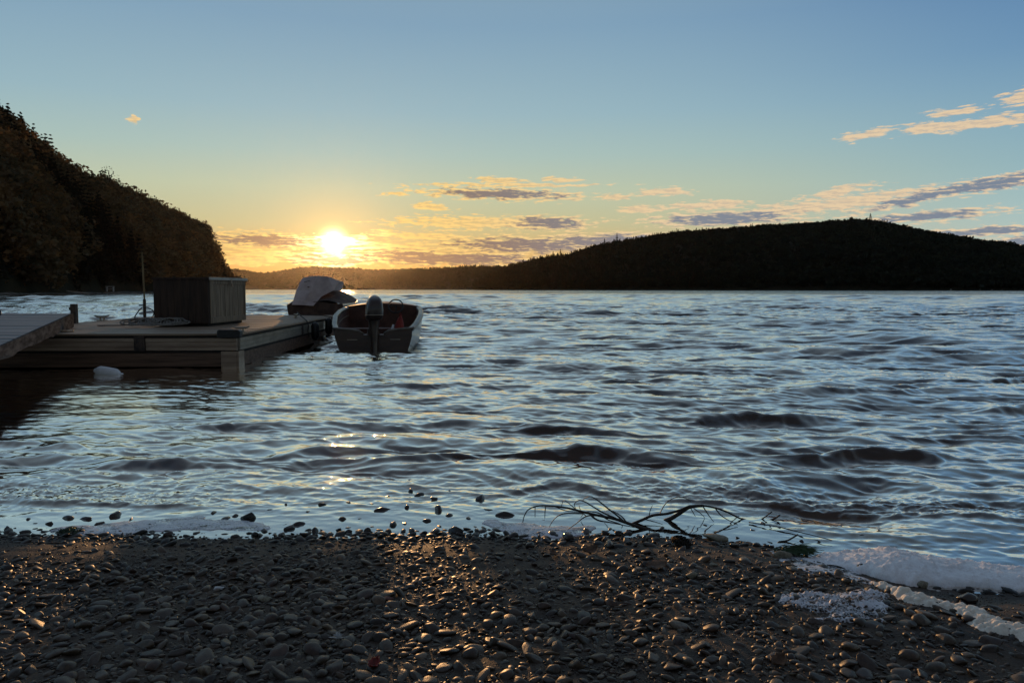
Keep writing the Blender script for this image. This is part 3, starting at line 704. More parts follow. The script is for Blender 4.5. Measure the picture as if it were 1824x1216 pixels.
# right side, running away from the shore
MB().box(.0,.045,.0,DL,.497,.529).build('edge_board', M_['deck'], DK, bevel=.004)
MB().box(-.03,.012,.035,DL,.463,.496).build('gap_shade_strip', M_['dark'], DK)
rail('side_rail', 0, DK, .04, 3.9, False, M_['alu']); rail('side_rail', 0, DK, 3.93, DL, False, M_['alu'])
MB().box(.0,.048,3.86,3.97,.262,.46).build('joint_plate', M_['steel'], DK)
MB().box(-.03,.006,.1,DL,.232,.262).build('gap_shade_beam', M_['dark'], DK)
MB().box(-.03,.02,.24,DL,.02,.229).build('lower_timber', M_['timber'], DK, bevel=.004)
# left and far sides, floats below
MB().box(-DW-.03,-DW,0,DL,.02,.52).build('left_board', M_['timber'], DK)
MB().box(-DW,0,DL,DL+.03,.02,.52).build('far_board', M_['timber'], DK)
for i in range(4):
    MB().box(-DW+.3,-.35,.4+i*1.95,1.9+i*1.95,-.22,.2).build('float', M_['dark'], DK, bevel=.05)
def dk(x, y, z=0):   # dock frame to world
    c, s = math.cos(.037), math.sin(.037); return (-4.2+x*c-y*s, 11.27+x*s+y*c, z)
def cleat(loc, rz, label, s=1.0):
    mb = MB()
    mb.box(-.07*s,.07*s,-.025*s,.025*s,0,.012*s)
    mb.tube([(-.03*s,0,.01),(-.03*s,0,.05*s)], .013*s, 8).tube([(.03*s,0,.01),(.03*s,0,.05*s)], .013*s, 8)
    mb.tube([(-.12*s,0,.075*s),(-.07*s,0,.06*s),(0,0,.057*s),(.07*s,0,.06*s),(.12*s,0,.075*s)], [.008*s,.016*s,.018*s,.016*s,.008*s], 10)
    o = mb.build('mooring_cleat', M_['alu'], None, smooth=False); o.location = loc; o.rotation_euler = (0,0,rz)
    return tag(o, label, 'cleat', 'mooring cleats on the dock')
# black rubber corner bumper with a pale cleat behind it
o = MB().prism([(.0,.02),(.03,0),(.32,0),(.35,.025),(.35,.105),(.32,.13),(.03,.13),(0,.11)], 'y', -.09, .05).build('dock_bumper', M_['rubber'], None, smooth=False, bevel=.015)
o.location = dk(-.265,-.02,.462); tag(o, 'black rubber bumper block wrapped over the near corner of the dock', 'bumper')
cleat(dk(-.05,.35,DZ), .1, 'pale cleat on the deck right behind the black corner bumper', 1.1)
x,y_,z_ = on_z(182,571,DZ); cleat((x,y_,DZ), 1.2, 'cleat standing on the far left deck edge beyond the ramp', 1.5)
x,y_,z_ = on_z(527,566,DZ); cleat((x-.0,y_,DZ), 1.6, 'cleat on the right deck edge tied with the boat line', 1.3)
# low flat plate where the ramp rests
o = MB().prism([(-.16,-.05),(-.1,-.08),(.1,-.08),(.16,-.04),(.1,.06),(-.1,.06)],'z',0,.02).build('ramp_pad', M_['alu_dark'], None, bevel=.004); x,y_,z_ = on_z(116,590.5,DZ+.002); o.location = (x,y_,DZ+.002); tag(o, 'small flat metal pad on the deck beside the end of the ramp', 'plate')

# deck box
BX = thing('deck_box', 'large brown wooden storage box with a pale lid standing on the dock', 'storage box', (-5.46,13.33,DZ), rad(-3))
bw, bl, bh = 1.02, 1.62, .845
mb = MB()
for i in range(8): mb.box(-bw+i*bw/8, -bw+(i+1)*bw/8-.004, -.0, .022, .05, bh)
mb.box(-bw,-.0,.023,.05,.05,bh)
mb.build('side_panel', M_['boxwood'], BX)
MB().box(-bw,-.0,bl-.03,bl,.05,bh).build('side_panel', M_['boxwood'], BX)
MB().box(-bw,-bw+.03,.051,bl-.031,.05,bh).build('back_panel', M_['boxwood'], BX)
mb = MB(); nb = 15
for i in range(nb):
    a = .10+(bl-.17)*i/nb; mb.box(-.024,-.002-.003*(i%2), a, a+(bl-.17)/nb-.006, .15, bh-.08)
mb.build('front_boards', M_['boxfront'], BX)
MB().box(-.028,.012,.051,.11,.05,bh-.005).build('corner_trim', M_['boxfront'], BX, bevel=.003)
MB().box(-.028,.012,bl-.08,bl-.031,.05,bh-.005).build('corner_trim', M_['boxfront'], BX, bevel=.003)
MB().box(-.028,.014,.112,bl-.082,.05,.155).build('bottom_trim', M_['boxfront'], BX, bevel=.003)
MB().box(-.028,.010,.112,bl-.082,bh-.085,bh-.005).build('top_trim', M_['boxfront'], BX, bevel=.003)
MB().box(-bw+.06,-.06,.07,bl-.07,0.0,.05).build('base', M_['dark'], BX)
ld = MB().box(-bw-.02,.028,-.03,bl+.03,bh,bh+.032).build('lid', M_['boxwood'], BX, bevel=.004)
tr_ = MB().box(.0285,.044,-.034,bl+.034,bh-.012,bh+.038).build('lid_edge', M_['white'], ld, bevel=.004)
tr_.data.materials[0] = surf('pale_lid_strip', (.30,.29,.27),(.46,.45,.42), .5, scale=(8,2,8))
hs = MB().box(.0445,.052,bl*.52,bl*.52+.05,bh-.09,bh+.02).tube([(.058,bl*.52+.025,bh-.07),(.06,bl*.52+.025,bh-.13)],[.018,.022],8).build('hasp', M_['alu_dark'], BX)
# rope pile in front of it
def rope_pile():
    r = random.Random(12); t = thing('rope_pile', 'untidy pile of grey rope heaped on the deck against the box', 'rope', (-6.35,13.12,DZ+.01))
    pts = []
    for i in range(230):
        a = i*.42; q = .20+.09*math.sin(i*.11)+r.uniform(-.02,.02)
        cx = .25*math.sin(i*.027); pts.append((cx+q*1.35*math.cos(a), q*.55*math.sin(a), .02+.055*(1+math.sin(a+.5*math.sin(i*.05)))*(.35+.65*abs(math.sin(i*.021+.6)))+r.uniform(0,.02)))
    MB().tube(pts, .014, 6).build('coils', M_['rope'], t, smooth=True)
    MB().tube([(-.15,.0,.02),(-.4,.05,.03),(-.6,-.05,.02),(-.8,.04,.015),(-1.0,-.02,.015),(-.85,-.1,.015)], .012, 6).build('tail', M_['rope'], t, smooth=True)
    pts = [(-.3+.16*math.cos(a)+.02*math.sin(3*a), .25+.05*math.sin(a), .18+.15*math.sin(a)) for a in np.linspace(-1.2,4.2,26)]
    MB().tube(pts, .010, 6).build('loop', M_['rope_dark'], t, smooth=True)
rope_pile()
# standing pole on the far left edge
x,y_,_ = on_z(258,567.5,DZ); t = thing('pole', 'thin upright pole standing on the left deck edge beside the box', 'pole', (x,y_,DZ))
MB().tube([(0,0,0),(.005,0,.44)], .034, 10).build('sleeve', M_['steel'], t, smooth=False)
MB().tube([(.005,0,.44),(0,0,.9),(-.012,0,1.5)], [.019,.017,.014], 10).build('rod', M_['brass'], t, smooth=False)
for zb_ in (.10,.29): MB().box(-.12,-.04,-.015,.015,zb_,zb_+.03).build('bracket', M_['steel'], t)
x,y_,_ = on_z(133,575.5,DZ); t = thing('mooring_post', 'short rusty steel post at the left side of the dock beside the ramp', 'post', (x,y_,.25))
MB().box(-.05,.05,-.05,.05,0,.66).build('upright', M_['steel'], t, bevel=.004)
MB().box(-.085,-.05,-.03,.03,.54,.60).build('bracket', M_['steel'], t); MB().box(-.13,-.05,-.03,.03,.36,.40).build('bracket', M_['steel'], t)

# gangway from the shore on the left up to the dock
RT = thing('boarding_ramp', 'grey plank gangway running from the dock towards the shore at the left edge', 'ramp', (-7.70,12.95,0))
RE = Vector((3.85,-8.6,0)); RWd = -1.75                     # right edge direction on plan, width
def rz(k): return .775-.185*min(k,.66)/.66-.30*max(0,k-.66)/.34
mb = MB(); nP = 58
for i in range(nP):
    k0, k1 = i/nP, (i+.93)/nP; j = rd.uniform(-.003,.003); q = []
    for kk in (k0,k1):
        b0 = RE*kk; q.append((b0.x-.02, b0.y, rz(kk)+j)); q.append((b0.x+RWd, b0.y+.12, rz(kk)+j))
    (a0,a1,a2,a3) = (q[0],q[1],q[3],q[2])
    mb.add([*[(x,y,z-.034) for x,y,z in (a0,a1,a2,a3)], a0,a1,a2,a3], [(0,1,2,3),(4,7,6,5),(0,4,5,1),(1,5,6,2),(2,6,7,3),(3,7,4,0)])
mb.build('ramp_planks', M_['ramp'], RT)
for off,nm in ((0.0,'side_board'),(RWd-.04,'side_board')):
    r = random.Random(3+int(off*10)); rows = []
    for i in range(41):
        k = i/40; b0 = RE*k; dpt = .235-.09*min(1,k/.5)+r.uniform(-.010,.012)+.010*math.sin(k*37)
        x_, y_ = b0.x+off, b0.y+(0 if off==0 else .12); z_ = rz(k)
        rows.append([(x_-.02,y_,z_+.004),(x_+.02,y_,z_+.006),(x_+.02,y_,z_-dpt),(x_-.02,y_,z_-dpt)])
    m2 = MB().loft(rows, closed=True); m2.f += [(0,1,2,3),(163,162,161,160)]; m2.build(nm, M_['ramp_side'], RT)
for k in (.1,.35,.6,.85):
    b0 = RE*k; MB().box(b0.x+RWd+.02,b0.x-.03,b0.y-.05,b0.y+.0,rz(k)-.12,rz(k)-.04).build('crossbeam', M_['timber'], RT)
for sx in (-.12,RWd+.12):
    b0 = RE*.97; MB().box(b0.x+sx-.06,b0.x+sx+.06,b0.y-.06,b0.y+.06,-.25,rz(.97)-.04).build('support_post', M_['timber'], RT)

p = on_y(6,560,12.6)
o = MB().tube([(-.16+.16*math.cos(a), .0+.04*math.sin(a*2), .10*math.sin(a)) for a in np.linspace(-.2,3.3,14)], .012, 8).build('hose_loop', M_['rubber'], None, smooth=True); o.location = (p[0]-.05,12.6,.775); tag(o, 'black hose loop arching up from the ramp planks at the left edge', 'hose')

# white fender floating in front of the dock
t = thing('floating_fender', 'white cylindrical fender floating on the water in front of the dock', 'fender', (-5.77,10.5,.012), 0)
M1 = Matrix.Rotation(rad(90),4,'Y')@Matrix.Identity(4)
o = MB().lathe([(.012,-.235),(.03,-.22),(.04,-.19),(.062,-.165),(.078,-.13),(.081,0),(.078,.13),(.058,.17),(.035,.195),(.028,.225),(.012,.235)], 24, M1).build('body', M_['white'], t, smooth=True); t.rotation_euler = (rad(4),rad(7),rad(-14))
MB().lathe([(.03,.222),(.033,.24),(.02,.255)], 12, M1).build('end_cap', M_['white'], t, smooth=True)

# ------------------------------------------------------------------ open motor boat
MBt = thing('motor_boat', 'open dark-hulled runabout with pale gunwale and outboard moored beside the dock', 'boat', (-2.74,14.62,0), rad(6.5))
BL = 4.7
def half(s): return np.interp(s, [0,.12,.3,.5,.68,.82,.93,1.0], [.76,.86,.94,.945,.86,.62,.30,.03])
def sheer(s): return float(np.interp(s, [0,.06,.15,.3,.5,.7,.85,1.0], [.42,.45,.52,.63,.71,.77,.81,.85]))
def sect(s):
    b = float(half(s)); z = sheer(s); kz = -.22+.5*max(0,s-.8)**1.3*3
    return [(0,kz),(b*.45,kz+.05),(b*.86,-.06+.35*max(0,s-.75)),(b*.93,.10+.3*max(0,s-.75)),(b*.985,z*.62),(b,z-.02)]
ss = np.linspace(0,1,26); rows = []
for s in ss:
    c = sect(s); pr = [(-x,z) for x,z in c[::-1]]+[(x,z) for x,z in c[1:]]
    rows.append([(x, s*BL, z) for x,z in pr])
hb = MB().loft(rows); n = len(rows[0])
ho = hb.build('hull', M_['hull_white'], MBt, smooth=True)
# transom with the notch for the engine
c = sect(0); tp = [(-x,z) for x,z in c[::-1]]+[(x,z) for x,z in c[1:]]
top = [(.76,.42),(.5,.39),(.28,.37),(.20,.30),(-.20,.30),(-.28,.37),(-.5,.39),(-.76,.42)]
poly = [(x,z) for x,z in tp[:-1]][1:]+top
MB().prism(poly,'y',-.005,.045).build('transom', M_['hull'], MBt)
# gunwale ring: pale rounded rim
def rim(x_off, w_, h0, h1, mat, name, s0=0.0, s1=.66):
    L = []; q = np.linspace(s0,s1,30)
    for sgn in (-1,1):
        rows = []
        for s in q:
            b = float(half(s))+x_off; z = sheer(s)
            rows.append([(sgn*b,s*BL,z+h0),(sgn*(b+.006),s*BL,z+(h0+h1)/2),(sgn*(b-.012),s*BL,z+h1),(sgn*(b-w_*.6),s*BL,z+h1+.004),(sgn*(b-w_),s*BL,z+h1-.008),(sgn*(b-w_),s*BL,z+h0)])
        MB().loft(rows, closed=True).build(name, mat, MBt, smooth=True)
rim(.018,.10,-.045,.025, M_['gunwale'], 'gunwale')
mb = MB().tube([(-.80,.0,.435),(-.5,.0,.41),(-.30,.0,.385),(-.2,.0,.315)], .022, 8)
mb.build('transom_rim', M_['gunwale'], MBt, smooth=True); MB().tube([(.2,0,.315),(.30,0,.385),(.5,0,.41),(.80,0,.435)], .022, 8).build('transom_rim', M_['gunwale'], MBt, smooth=True)
# inside: walls, floor, stringers, benches
rows = []
for s in np.linspace(.012,.66,20):
    b = float(half(s))-.075; z = sheer(s)
    pr = [(-b,z),(-b*.97,z*.6),(-b*.86,.10),(0,.06),(b*.86,.10),(b*.97,z*.6),(b,z)]
    rows.append([(x, s*BL, zz) for x,zz in pr])
MB().loft(rows).build('cockpit', M_['inner'], MBt, smooth=False)
for sg in (-1,1):
    MB().tube([(sg*(float(half(s))-.088), s*BL, sheer(s)-.17) for s in np.linspace(.03,.64,14)], .012, 6).build('stringer', M_['boxfront'], MBt, smooth=True)
b = float(half(.42))-.11
MB().box(-b,b,.36*BL,.46*BL,.30,.335).build('bench', M_['inner'], MBt, bevel=.01)
b = float(half(.14))-.13
MB().box(-b,b,.10*BL,.17*BL,.24,.27).build('bench', M_['inner'], MBt, bevel=.01)
# foredeck and its bulkhead
rows = []
for s in np.linspace(.66,1,10):
    b = float(half(s)); z = sheer(s); rows.append([(-b,s*BL,z+.02),(-b*.5,s*BL,z+.02+.06*b),(0,s*BL,z+.02+.08*b),(b*.5,s*BL,z+.02+.06*b),(b,s*BL,z+.02)])
MB().loft(rows).build('foredeck', M_['inner'], MBt, smooth=True, solid=.02)
b = float(half(.66)); z = sheer(.66)
MB().prism([(-b+.02,.1),(b-.02,.1),(b,z+.01),(b*.5,z+.07),(0,z+.09),(-b*.5,z+.07),(-b,z+.01)],'y',.655*BL,.664*BL).build('bulkhead', M_['inner'], MBt)
# steering wheel
sw = MB(); pts = [(.32+.17*math.cos(a), .60*BL+.07*math.sin(a), .80+.155*math.sin(a)) for a in np.linspace(0,2*math.pi,25)]
sw.tube(pts, .016, 8, cap=False)
wo = sw.build('steering_wheel', M_['rubber'], MBt, smooth=True)
MB().tube([(.32,.60*BL,.80),(.32,.635*BL,.74)], .02, 8).tube([(.15,.60*BL,.80),(.49,.60*BL,.80)], .012, 6).tube([(.32,.585*BL,.64),(.32,.60*BL,.80)], .012, 6).build('spokes', M_['rubber'], wo, smooth=True)
# marks of the trim tabs and grab handles on the transom
for sx in (-.42,.42): MB().box(sx-.10,sx+.10,-.018,-.0055,.20,.212).build('handle', M_['alu'], MBt)
MB().tube([(-.12,-.02,.335),(-.10,-.03,.35),(-.05,-.02,.34)], .018, 6).build('tow_eye', M_['alu'], MBt, smooth=True)
# outboard engine
OB = MB()
def ring(cx, cy, z, a, b, n=20, p=2.6, tilt=0.0):
    L = []
    for k in range(n):
        th = 2*math.pi*k/n; c, s = math.cos(th), math.sin(th)
        L.append((cx+a*math.copysign(abs(c)**(2/p),c), cy+b*math.copysign(abs(s)**(2/p),s), z+tilt*s*b))
    return L
rows = [ring((z-.6)*.05,-.20,z,a,b,p=3.8,tilt=ti) for z,a,b,ti in ((.60,.12,.17,0),(.63,.175,.25,.02),(.70,.190,.29,.04),(.84,.190,.31,.08),(.96,.170,.29,.14),(1.05,.140,.24,.20),(1.10,.09,.16,.26),(1.12,.03,.06,.28))]
e = OB.loft(rows, closed=True); e.f.append(tuple(len(e.v)-20+k for k in range(20))); e.f.append(tuple(range(20))[::-1])
eo = e.build('outboard_motor', M_['cowl'], MBt, smooth=True); eo.scale = (.9,.9,.95); eo.rotation_euler = (rad(-6),0,rad(8))
MB().loft([ring(0.004,-.20,z,a,b,p=3.8,tilt=.045) for z,a,b in ((.705,.194,.295),(.717,.195,.297))], closed=True).build('cowl_band', M_['alu'], eo, smooth=True)
MB().loft([ring(0,-.17,z,a,b) for z,a,b in ((.74,.155,.23),(.62,.13,.18),(.50,.105,.13),(.30,.085,.11),(.0,.07,.11),(-.3,.03,.11))], closed=True).build('leg', M_['cowl'], eo, smooth=True)
MB().box(-.13,.13,-.08,.06,.30,.44).box(-.10,-.06,-.1,.07,.44,.60).box(.06,.10,-.1,.07,.44,.60).build('clamp', M_['steel'], eo, bevel=.01)
MB().box(-.10,.10,-.44,-.02,-.11,-.095).build('cavitation_plate', M_['cowl'], eo)
MB().tube([(.0,.0,.62),(.02,.3,.70),(.03,.55,.72)], [.022,.018,.024], 8).build('tiller', M_['rubber'], eo, smooth=True)
# red and white vest standing in the corner
c_, s_ = math.cos(rad(6.5)), math.sin(rad(6.5))
def mb_w(x,y,z): return (-2.74+x*c_-y*s_, 14.62+x*s_+y*c_, z)
VT = thing('life_vest', 'red and white life vest propped in the right rear corner of the open boat', 'life vest', mb_w(.50,.16,.27), rad(6.5))
MB().loft([[(-.10,0,0),(-.11,.03,.14),(-.07,.05,.27),(-.03,.06,.36)],[(-.02,-.04,0),(-.02,-.03,.14),(0,.0,.27),(.0,.03,.37)],[(.08,-.02,0),(.09,0,.14),(.07,.03,.28),(.035,.05,.43)],[(.10,.08,0),(.10,.09,.14),(.07,.10,.28),(.03,.09,.42)],[(-.1,.08,0),(-.1,.09,.14),(-.06,.1,.27),(-.03,.09,.36)]], closed=False).build('front_panel', M_['red'], VT, smooth=True, solid=.03, sub=1)
MB().tube([(-.13,-.02,0),(-.145,0,.12),(-.12,.03,.22)], [.022,.028,.02], 8).build('side_strap', M_['white'], VT, smooth=True)
MB().tube([(.0,.05,.38),(.02,.05,.46),(.05,.06,.40)], .012, 6).build('collar', M_['red'], VT, smooth=True)

# ------------------------------------------------------------------ covered boat beyond the dock
CB = thing('covered_boat', 'small boat under a pale peaked canvas cover beyond the end of the dock', 'boat', (-5.42,20.6,0), rad(4))
rows = []
def h2(s): return float(np.interp(s, [0,.25,.5,.75,.92,1],[.72,.86,.86,.70,.34,.03]))
for s in np.linspace(0,1,18):
    b = h2(s); z = .80+.16*s*s
    pr = [(-b,z),(-b*.97,.4),(-b*.8,.02),(-b*.4,-.12),(0,-.16),(b*.4,-.12),(b*.8,.02),(b*.97,.4),(b,z)]
    rows.append([(x, s*3.9-.3, zz) for x,zz in pr])
MB().loft(rows).build('hull', M_['hull'], CB, smooth=True)
MB().prism([(x,z) for x,_,z in rows[0]],'y',-.31,-.27).build('transom', M_['hull'], CB)
MB().loft([[(x*1.02,y,z) for x,y,z in (r_[0],)]+[(x*1.035,y,z-.05) for x,y,z in (r_[0],)] for r_ in rows]).build('rub_rail', M_['hull_white'], CB, solid=.02)
MB().loft([[(x*1.02,y,z) for x,y,z in (r_[-1],)]+[(x*1.035,y,z-.05) for x,y,z in (r_[-1],)] for r_ in rows]).build('rub_rail', M_['hull_white'], CB, solid=.02)
# brown lower cover from the rim up to the frame
def cover(pts_rows, name, mat, **k): return MB().loft(pts_rows).build(name, mat, CB, **k)
rimL = [(-.74,-.32,.76),(-.90,.7,.83),(-.90,1.7,.86),(-.70,2.7,.92),(-.2,3.5,.98)]
rimR = [(.74,-.32,.76),(.90,.7,.83),(.90,1.7,.86),(.70,2.7,.92),(.2,3.5,.98)]
mid = [(0,-.34,.86),(0,.7,1.3),(0,1.7,1.25),(0,2.7,1.08),(0,3.6,1.0)]
def lerp(a,b,t,sag=0): return tuple(a[i]*(1-t)+b[i]*t - (sag*4*t*(1-t) if i==2 else 0) for i in range(3))
cover([[rimL[i],lerp(rimL[i],mid[i],.33,-.09),lerp(rimL[i],mid[i],.66,-.08),mid[i],lerp(rimR[i],mid[i],.66,-.09),lerp(rimR[i],mid[i],.33,-.10),rimR[i]] for i in range(5)], 'lower_cover', M_['canvas_dark'], smooth=False, sub=1)
MB().loft([[(-.76,-.33,.77),(0,-.36,.87),(.76,-.33,.77)],[(-.72,-.33,.50),(0,-.35,.48),(.72,-.33,.50)]]).build('cover_skirt', M_['canvas_dark'], CB, solid=.015)
# pale upper cover: sloping front sheet, roof and right side
A0=(-.60,-.42,.775); A1=(-.33,-.45,.765); A2=(-.02,-.46,.745); B0=(-.545,-.10,1.15); B1=(-.10,-.22,1.16); B2=(.16,-.2,1.0); B3=(.46,-.05,1.165)
C0=(-.43,.12,1.50); C1=(-.20,.06,1.555); C2=(.04,.04,1.57); C3=(.28,.1,1.545); C4=(.575,.30,1.42)
D0=(-.40,1.15,1.47); D2=(.08,1.15,1.52); D4=(.56,1.15,1.40); E4=(.50,1.1,1.15); E0=(-.52,1.15,1.12)
V = [A0,A1,A2,B0,B1,B2,B3,C0,C1,C2,C3,C4,D0,D2,D4,E4,E0]
mb = MB().add(V, [(0,1,4,3),(1,2,5,4),(3,4,8,7),(4,5,9,8),(5,6,10,9),(6,11,10),(7,8,13,12),(8,9,13),(9,10,13),(10,11,14,13),(6,15,14,11),(3,7,12,16)])
mb.build('upper_cover', M_['canvas'], CB, smooth=False, solid=.02, bevel=.012)
MB().tube([(-.34,-.02,1.40),(-.2,-.03,1.43),(.0,-.03,1.425),(.12,-.02,1.39)], .008, 6).build('seam', M_['rope_dark'], CB, smooth=True)
MB().box(-.22,-.17,-.19,-.165,1.245,1.27).build('grommet', M_['rope_dark'], CB)
# mooring line from the cleat, over the deck edge and down to the open boat
x,y_,_ = on_z(527,566,DZ)
a = dk(.06, 5.0, 0); 
pts = [(x,y_,DZ+.09),(x+.05,y_-.05,DZ+.13),(x+.12,y_-.2,DZ+.10),dk(.03,4.3,DZ+.01),dk(.09,4.2,DZ-.08),dk(.09,4.15,.32),dk(.10,4.2,.22)]
o = MB().tube(pts, .013, 7).build('mooring_line', M_['rope_dark'], None, smooth=True); tag(o, 'dark mooring line looped over the right edge of the dock', 'rope')
pts = [(x,y_,DZ+.07),dk(-.03,6.2,DZ+.05),dk(.3,6.3,.5),mb_w(-.93,1.6,.62)]
o = MB().tube(pts, .010, 7).build('mooring_line', M_['rope_dark'], None, smooth=True); tag(o, 'thin line running from the dock to the gunwale of the open boat', 'rope')
for k,(yy,zz) in enumerate(((4.6,.30),(6.0,.34))):
    o = MB().lathe([(.02,-.2),(.06,-.17),(.085,-.12),(.085,.12),(.06,.17),(.02,.2)], 16).build('hanging_fender', M_['rubber'], None, smooth=True); o.location = dk(.14,yy,zz); tag(o, ('dark fender hanging between the dock and the stern of the open boat','dark fender hanging farther along between the dock and the open boat')[k], 'fender', 'fenders between dock and boat')

# ------------------------------------------------------------------ stones of the beach
protos = [rock_mesh('stone', 100+i, 3, .30+.06*(i%5), .16+.04*(i%4)) for i in range(14)]
small = [rock_mesh('pebble', 200+i, 2, .38+.07*(i%4), .15) for i in range(8)]
for m_ in protos: m_.materials.append(M_['stone'])
wetp = [rock_mesh('wet_stone', 300+i, 3, .55+.08*(i%3), .2) for i in range(6)]
for m_ in wetp: m_.materials.append(M_['wetstone'])
bp = [rock_mesh('cobble', 340+i, 4, .5, .2) for i in range(4)]
for m_ in bp: m_.materials.append(M_['stone'])
r_ = np.random.default_rng(77)
N = 120000
yy = r_.uniform(1.25, 3.9, N); xx = r_.uniform(-4.6,4.6,N)
keep = np.abs(xx) < yy*.86+.5; xx, yy = xx[keep], yy[keep]
d = shore(xx)-yy
dn = fbm(xx*1.5,yy*2.6,4,301)
# pebble cover: thick in drifts, thin on the bare sand near the edge and on the wet pan at the right
cover_ = .72+.75*sst(dn,.38,.60)
cover_ *= .22+.78*sst(d,.10,.75)
cover_ *= 1-.80*np.exp(-((xx+2.0)/1.0)**2-((yy-3.25)/.28)**2)
cover_ *= 1-.75*np.exp(-((xx-.85)/.75)**2-((yy-3.15)/.25)**2)
cover_ *= 1-.97*sst(xx - (1.35+ (2.95-yy)*1.25), -.05,.12)*sst(xx,1.2,1.5)*(yy>2.3)
cover_ = np.where(d<0, .30*np.exp(d/.20)*(.3+1.4*sst(fbm(xx*2.2,yy*3,3,555),.35,.65)), cover_)
edge_ = np.exp(-((d-.0)/.13)**2)*sst(fbm(xx*1.1+5,yy*0,3,556),.40,.58)*(xx<1.1); cover_ = np.maximum(cover_, edge_*1.2)
ok = r_.random(len(xx)) < cover_*.85; xx, yy, d = xx[ok], yy[ok], d[ok]
n = len(xx)
sz = np.exp(r_.normal(math.log(.0083), .60, n)); sz = np.clip(sz, .003, .029); sz = np.where(d<.08, np.clip(sz*1.3,.008,.03), sz)
# drop stones that would sit inside a larger one
order = np.argsort(-sz); xx, yy, d, sz = xx[order], yy[order], d[order], sz[order]
cell = {}; sel = []
for i in range(n):
    cx, cy = int(xx[i]/.04), int(yy[i]/.04); bad = False
    for a in (-1,0,1):
        for b in (-1,0,1):
            for j in cell.get((cx+a,cy+b),()):
                if (xx[i]-xx[j])**2+(yy[i]-yy[j])**2 < (.66*(sz[i]+sz[j]))**2: bad = True; break
            if bad: break
        if bad: break
    if not bad: cell.setdefault((cx,cy),[]).append(i); sel.append(i)
sel = np.array(sel); xx, yy, d, sz = xx[sel], yy[sel], d[sel], sz[sel]; n = len(xx)
gz = ground(xx,yy)
inview = (np.abs(xx) < yy*.69+.02)&(yy>1.9)
rank = np.argsort(-np.where(inview, sz/yy, 0))
single = set(rank[:262].tolist()); rest = np.array([i for i in range(n) if i not in single])
print('stones', n, 'single', len(single))
for i in sorted(single):
    wetf = d[i] < .12
    me = (wetp[i%6] if wetf else protos[i%14]); o = bpy.data.objects.new('wet_stone' if wetf else 'beach_stone', me); col.objects.link(o)
    s = sz[i]*1.12; zz = me.vertices[0].co.z
    o.scale = (s*(1+.35*((i*37)%10)/10), s, s*(.8+.4*((i*13)%10)/10)); o.rotation_euler = (random.gauss(.05,.24), random.gauss(0,.24), random.uniform(0,6.28))
    o.location = (xx[i],yy[i],gz[i]+s*.06)
    if wetf: tag(o, 'dark wet stone lying at the edge of the water', 'stone', 'wet stones along the waterline')
    else: tag(o, 'smooth rounded stone lying loose on the pebble beach', 'stone', 'larger stones on the pebble beach')
# all the smaller pebbles: nobody could count them
TC = np.array([(.028,.022,.018),(.058,.048,.038),(.045,.028,.020),(.085,.072,.058),(.034,.030,.028),(.12,.10,.078),(.06,.035,.024),(.048,.042,.036),(.024,.019,.017),(.075,.058,.042)])
Vs, Fs, Cs = [], [], []; off = 0
base_v = []
for m_ in small:
    v = np.empty(len(m_.vertices)*3, np.float32); m_.vertices.foreach_get('co', v); f = np.array([p.vertices[:] for p in m_.polygons]); base_v.append((v.reshape(-1,3), f))
for k in range(8):
    ii = rest[k::8]; v, f = base_v[k]; m = len(ii)
    a = r_.uniform(0,2*np.pi,m); tx = r_.normal(0,.22,m); ty = r_.normal(0,.22,m)
    s = sz[ii]; sx = s*r_.uniform(.9,1.5,m); sy = s*r_.uniform(.8,1.05,m); s3 = s*r_.uniform(.7,1.3,m)
    P0 = v[None]*np.stack([sx,sy,s3],-1)[:,None,:]
    x_ = P0[:,:,0]*np.cos(a)[:,None]-P0[:,:,1]*np.sin(a)[:,None]; y_2 = P0[:,:,0]*np.sin(a)[:,None]+P0[:,:,1]*np.cos(a)[:,None]
    z_2 = P0[:,:,2]+x_*tx[:,None]+y_2*ty[:,None]
    V = np.stack([x_+xx[ii][:,None], y_2+yy[ii][:,None], z_2+(gz[ii]+s*.05)[:,None]],-1).reshape(-1,3)
    Fk = (f[None]+(np.arange(m)*len(v))[:,None,None]).reshape(-1,3)+off; off += len(V)
    c = TC[r_.integers(0,len(TC),m)]*r_.uniform(.6,1.3,(m,1)); c = c*(.32+.68*sst(d[ii]+.15*(r_.random(m)-.5),.05,.35))[:,None]
    Vs.append(V); Fs.append(Fk); Cs.append(np.repeat(c,len(v),axis=0))
# grit between them
gm_ = rock_mesh('grit', 290, 1, .6, .15); v = np.empty(len(gm_.vertices)*3, np.float32); gm_.vertices.foreach_get('co', v); v = v.reshape(-1,3); f = np.array([p.vertices[:] for p in gm_.polygons])
m = 52000; gy2 = 1.35+2.2*r_.random(m)**1.2; gx2 = (r_.random(m)*2-1)*(gy2*.8+.3); dg = shore(gx2)-gy2
ok = (dg > .0)&(r_.random(m) < .25+.9*sst(fbm(gx2*5,gy2*8,3,811),.4,.62)); gx2, gy2, dg = gx2[ok], gy2[ok], dg[ok]; m = len(gx2)
s = r_.uniform(.0014,.0042,m); V = (v[None]*(s[:,None]*r_.uniform(.7,1.5,(m,3)))[:,None,:]+np.stack([gx2,gy2,ground(gx2,gy2)+s*.3],-1)[:,None,:]).reshape(-1,3)
Fs.append((f[None]+(np.arange(m)*len(v))[:,None,None]).reshape(-1,3)+off); Vs.append(V); Cs.append(np.repeat(TC[r_.integers(0,len(TC),m)]*r_.uniform(.6,1.5,(m,1)),len(v),axis=0))
me = np_mesh('pebbles', np.concatenate(Vs), np.concatenate(Fs), 3, cols=np.concatenate(Cs))
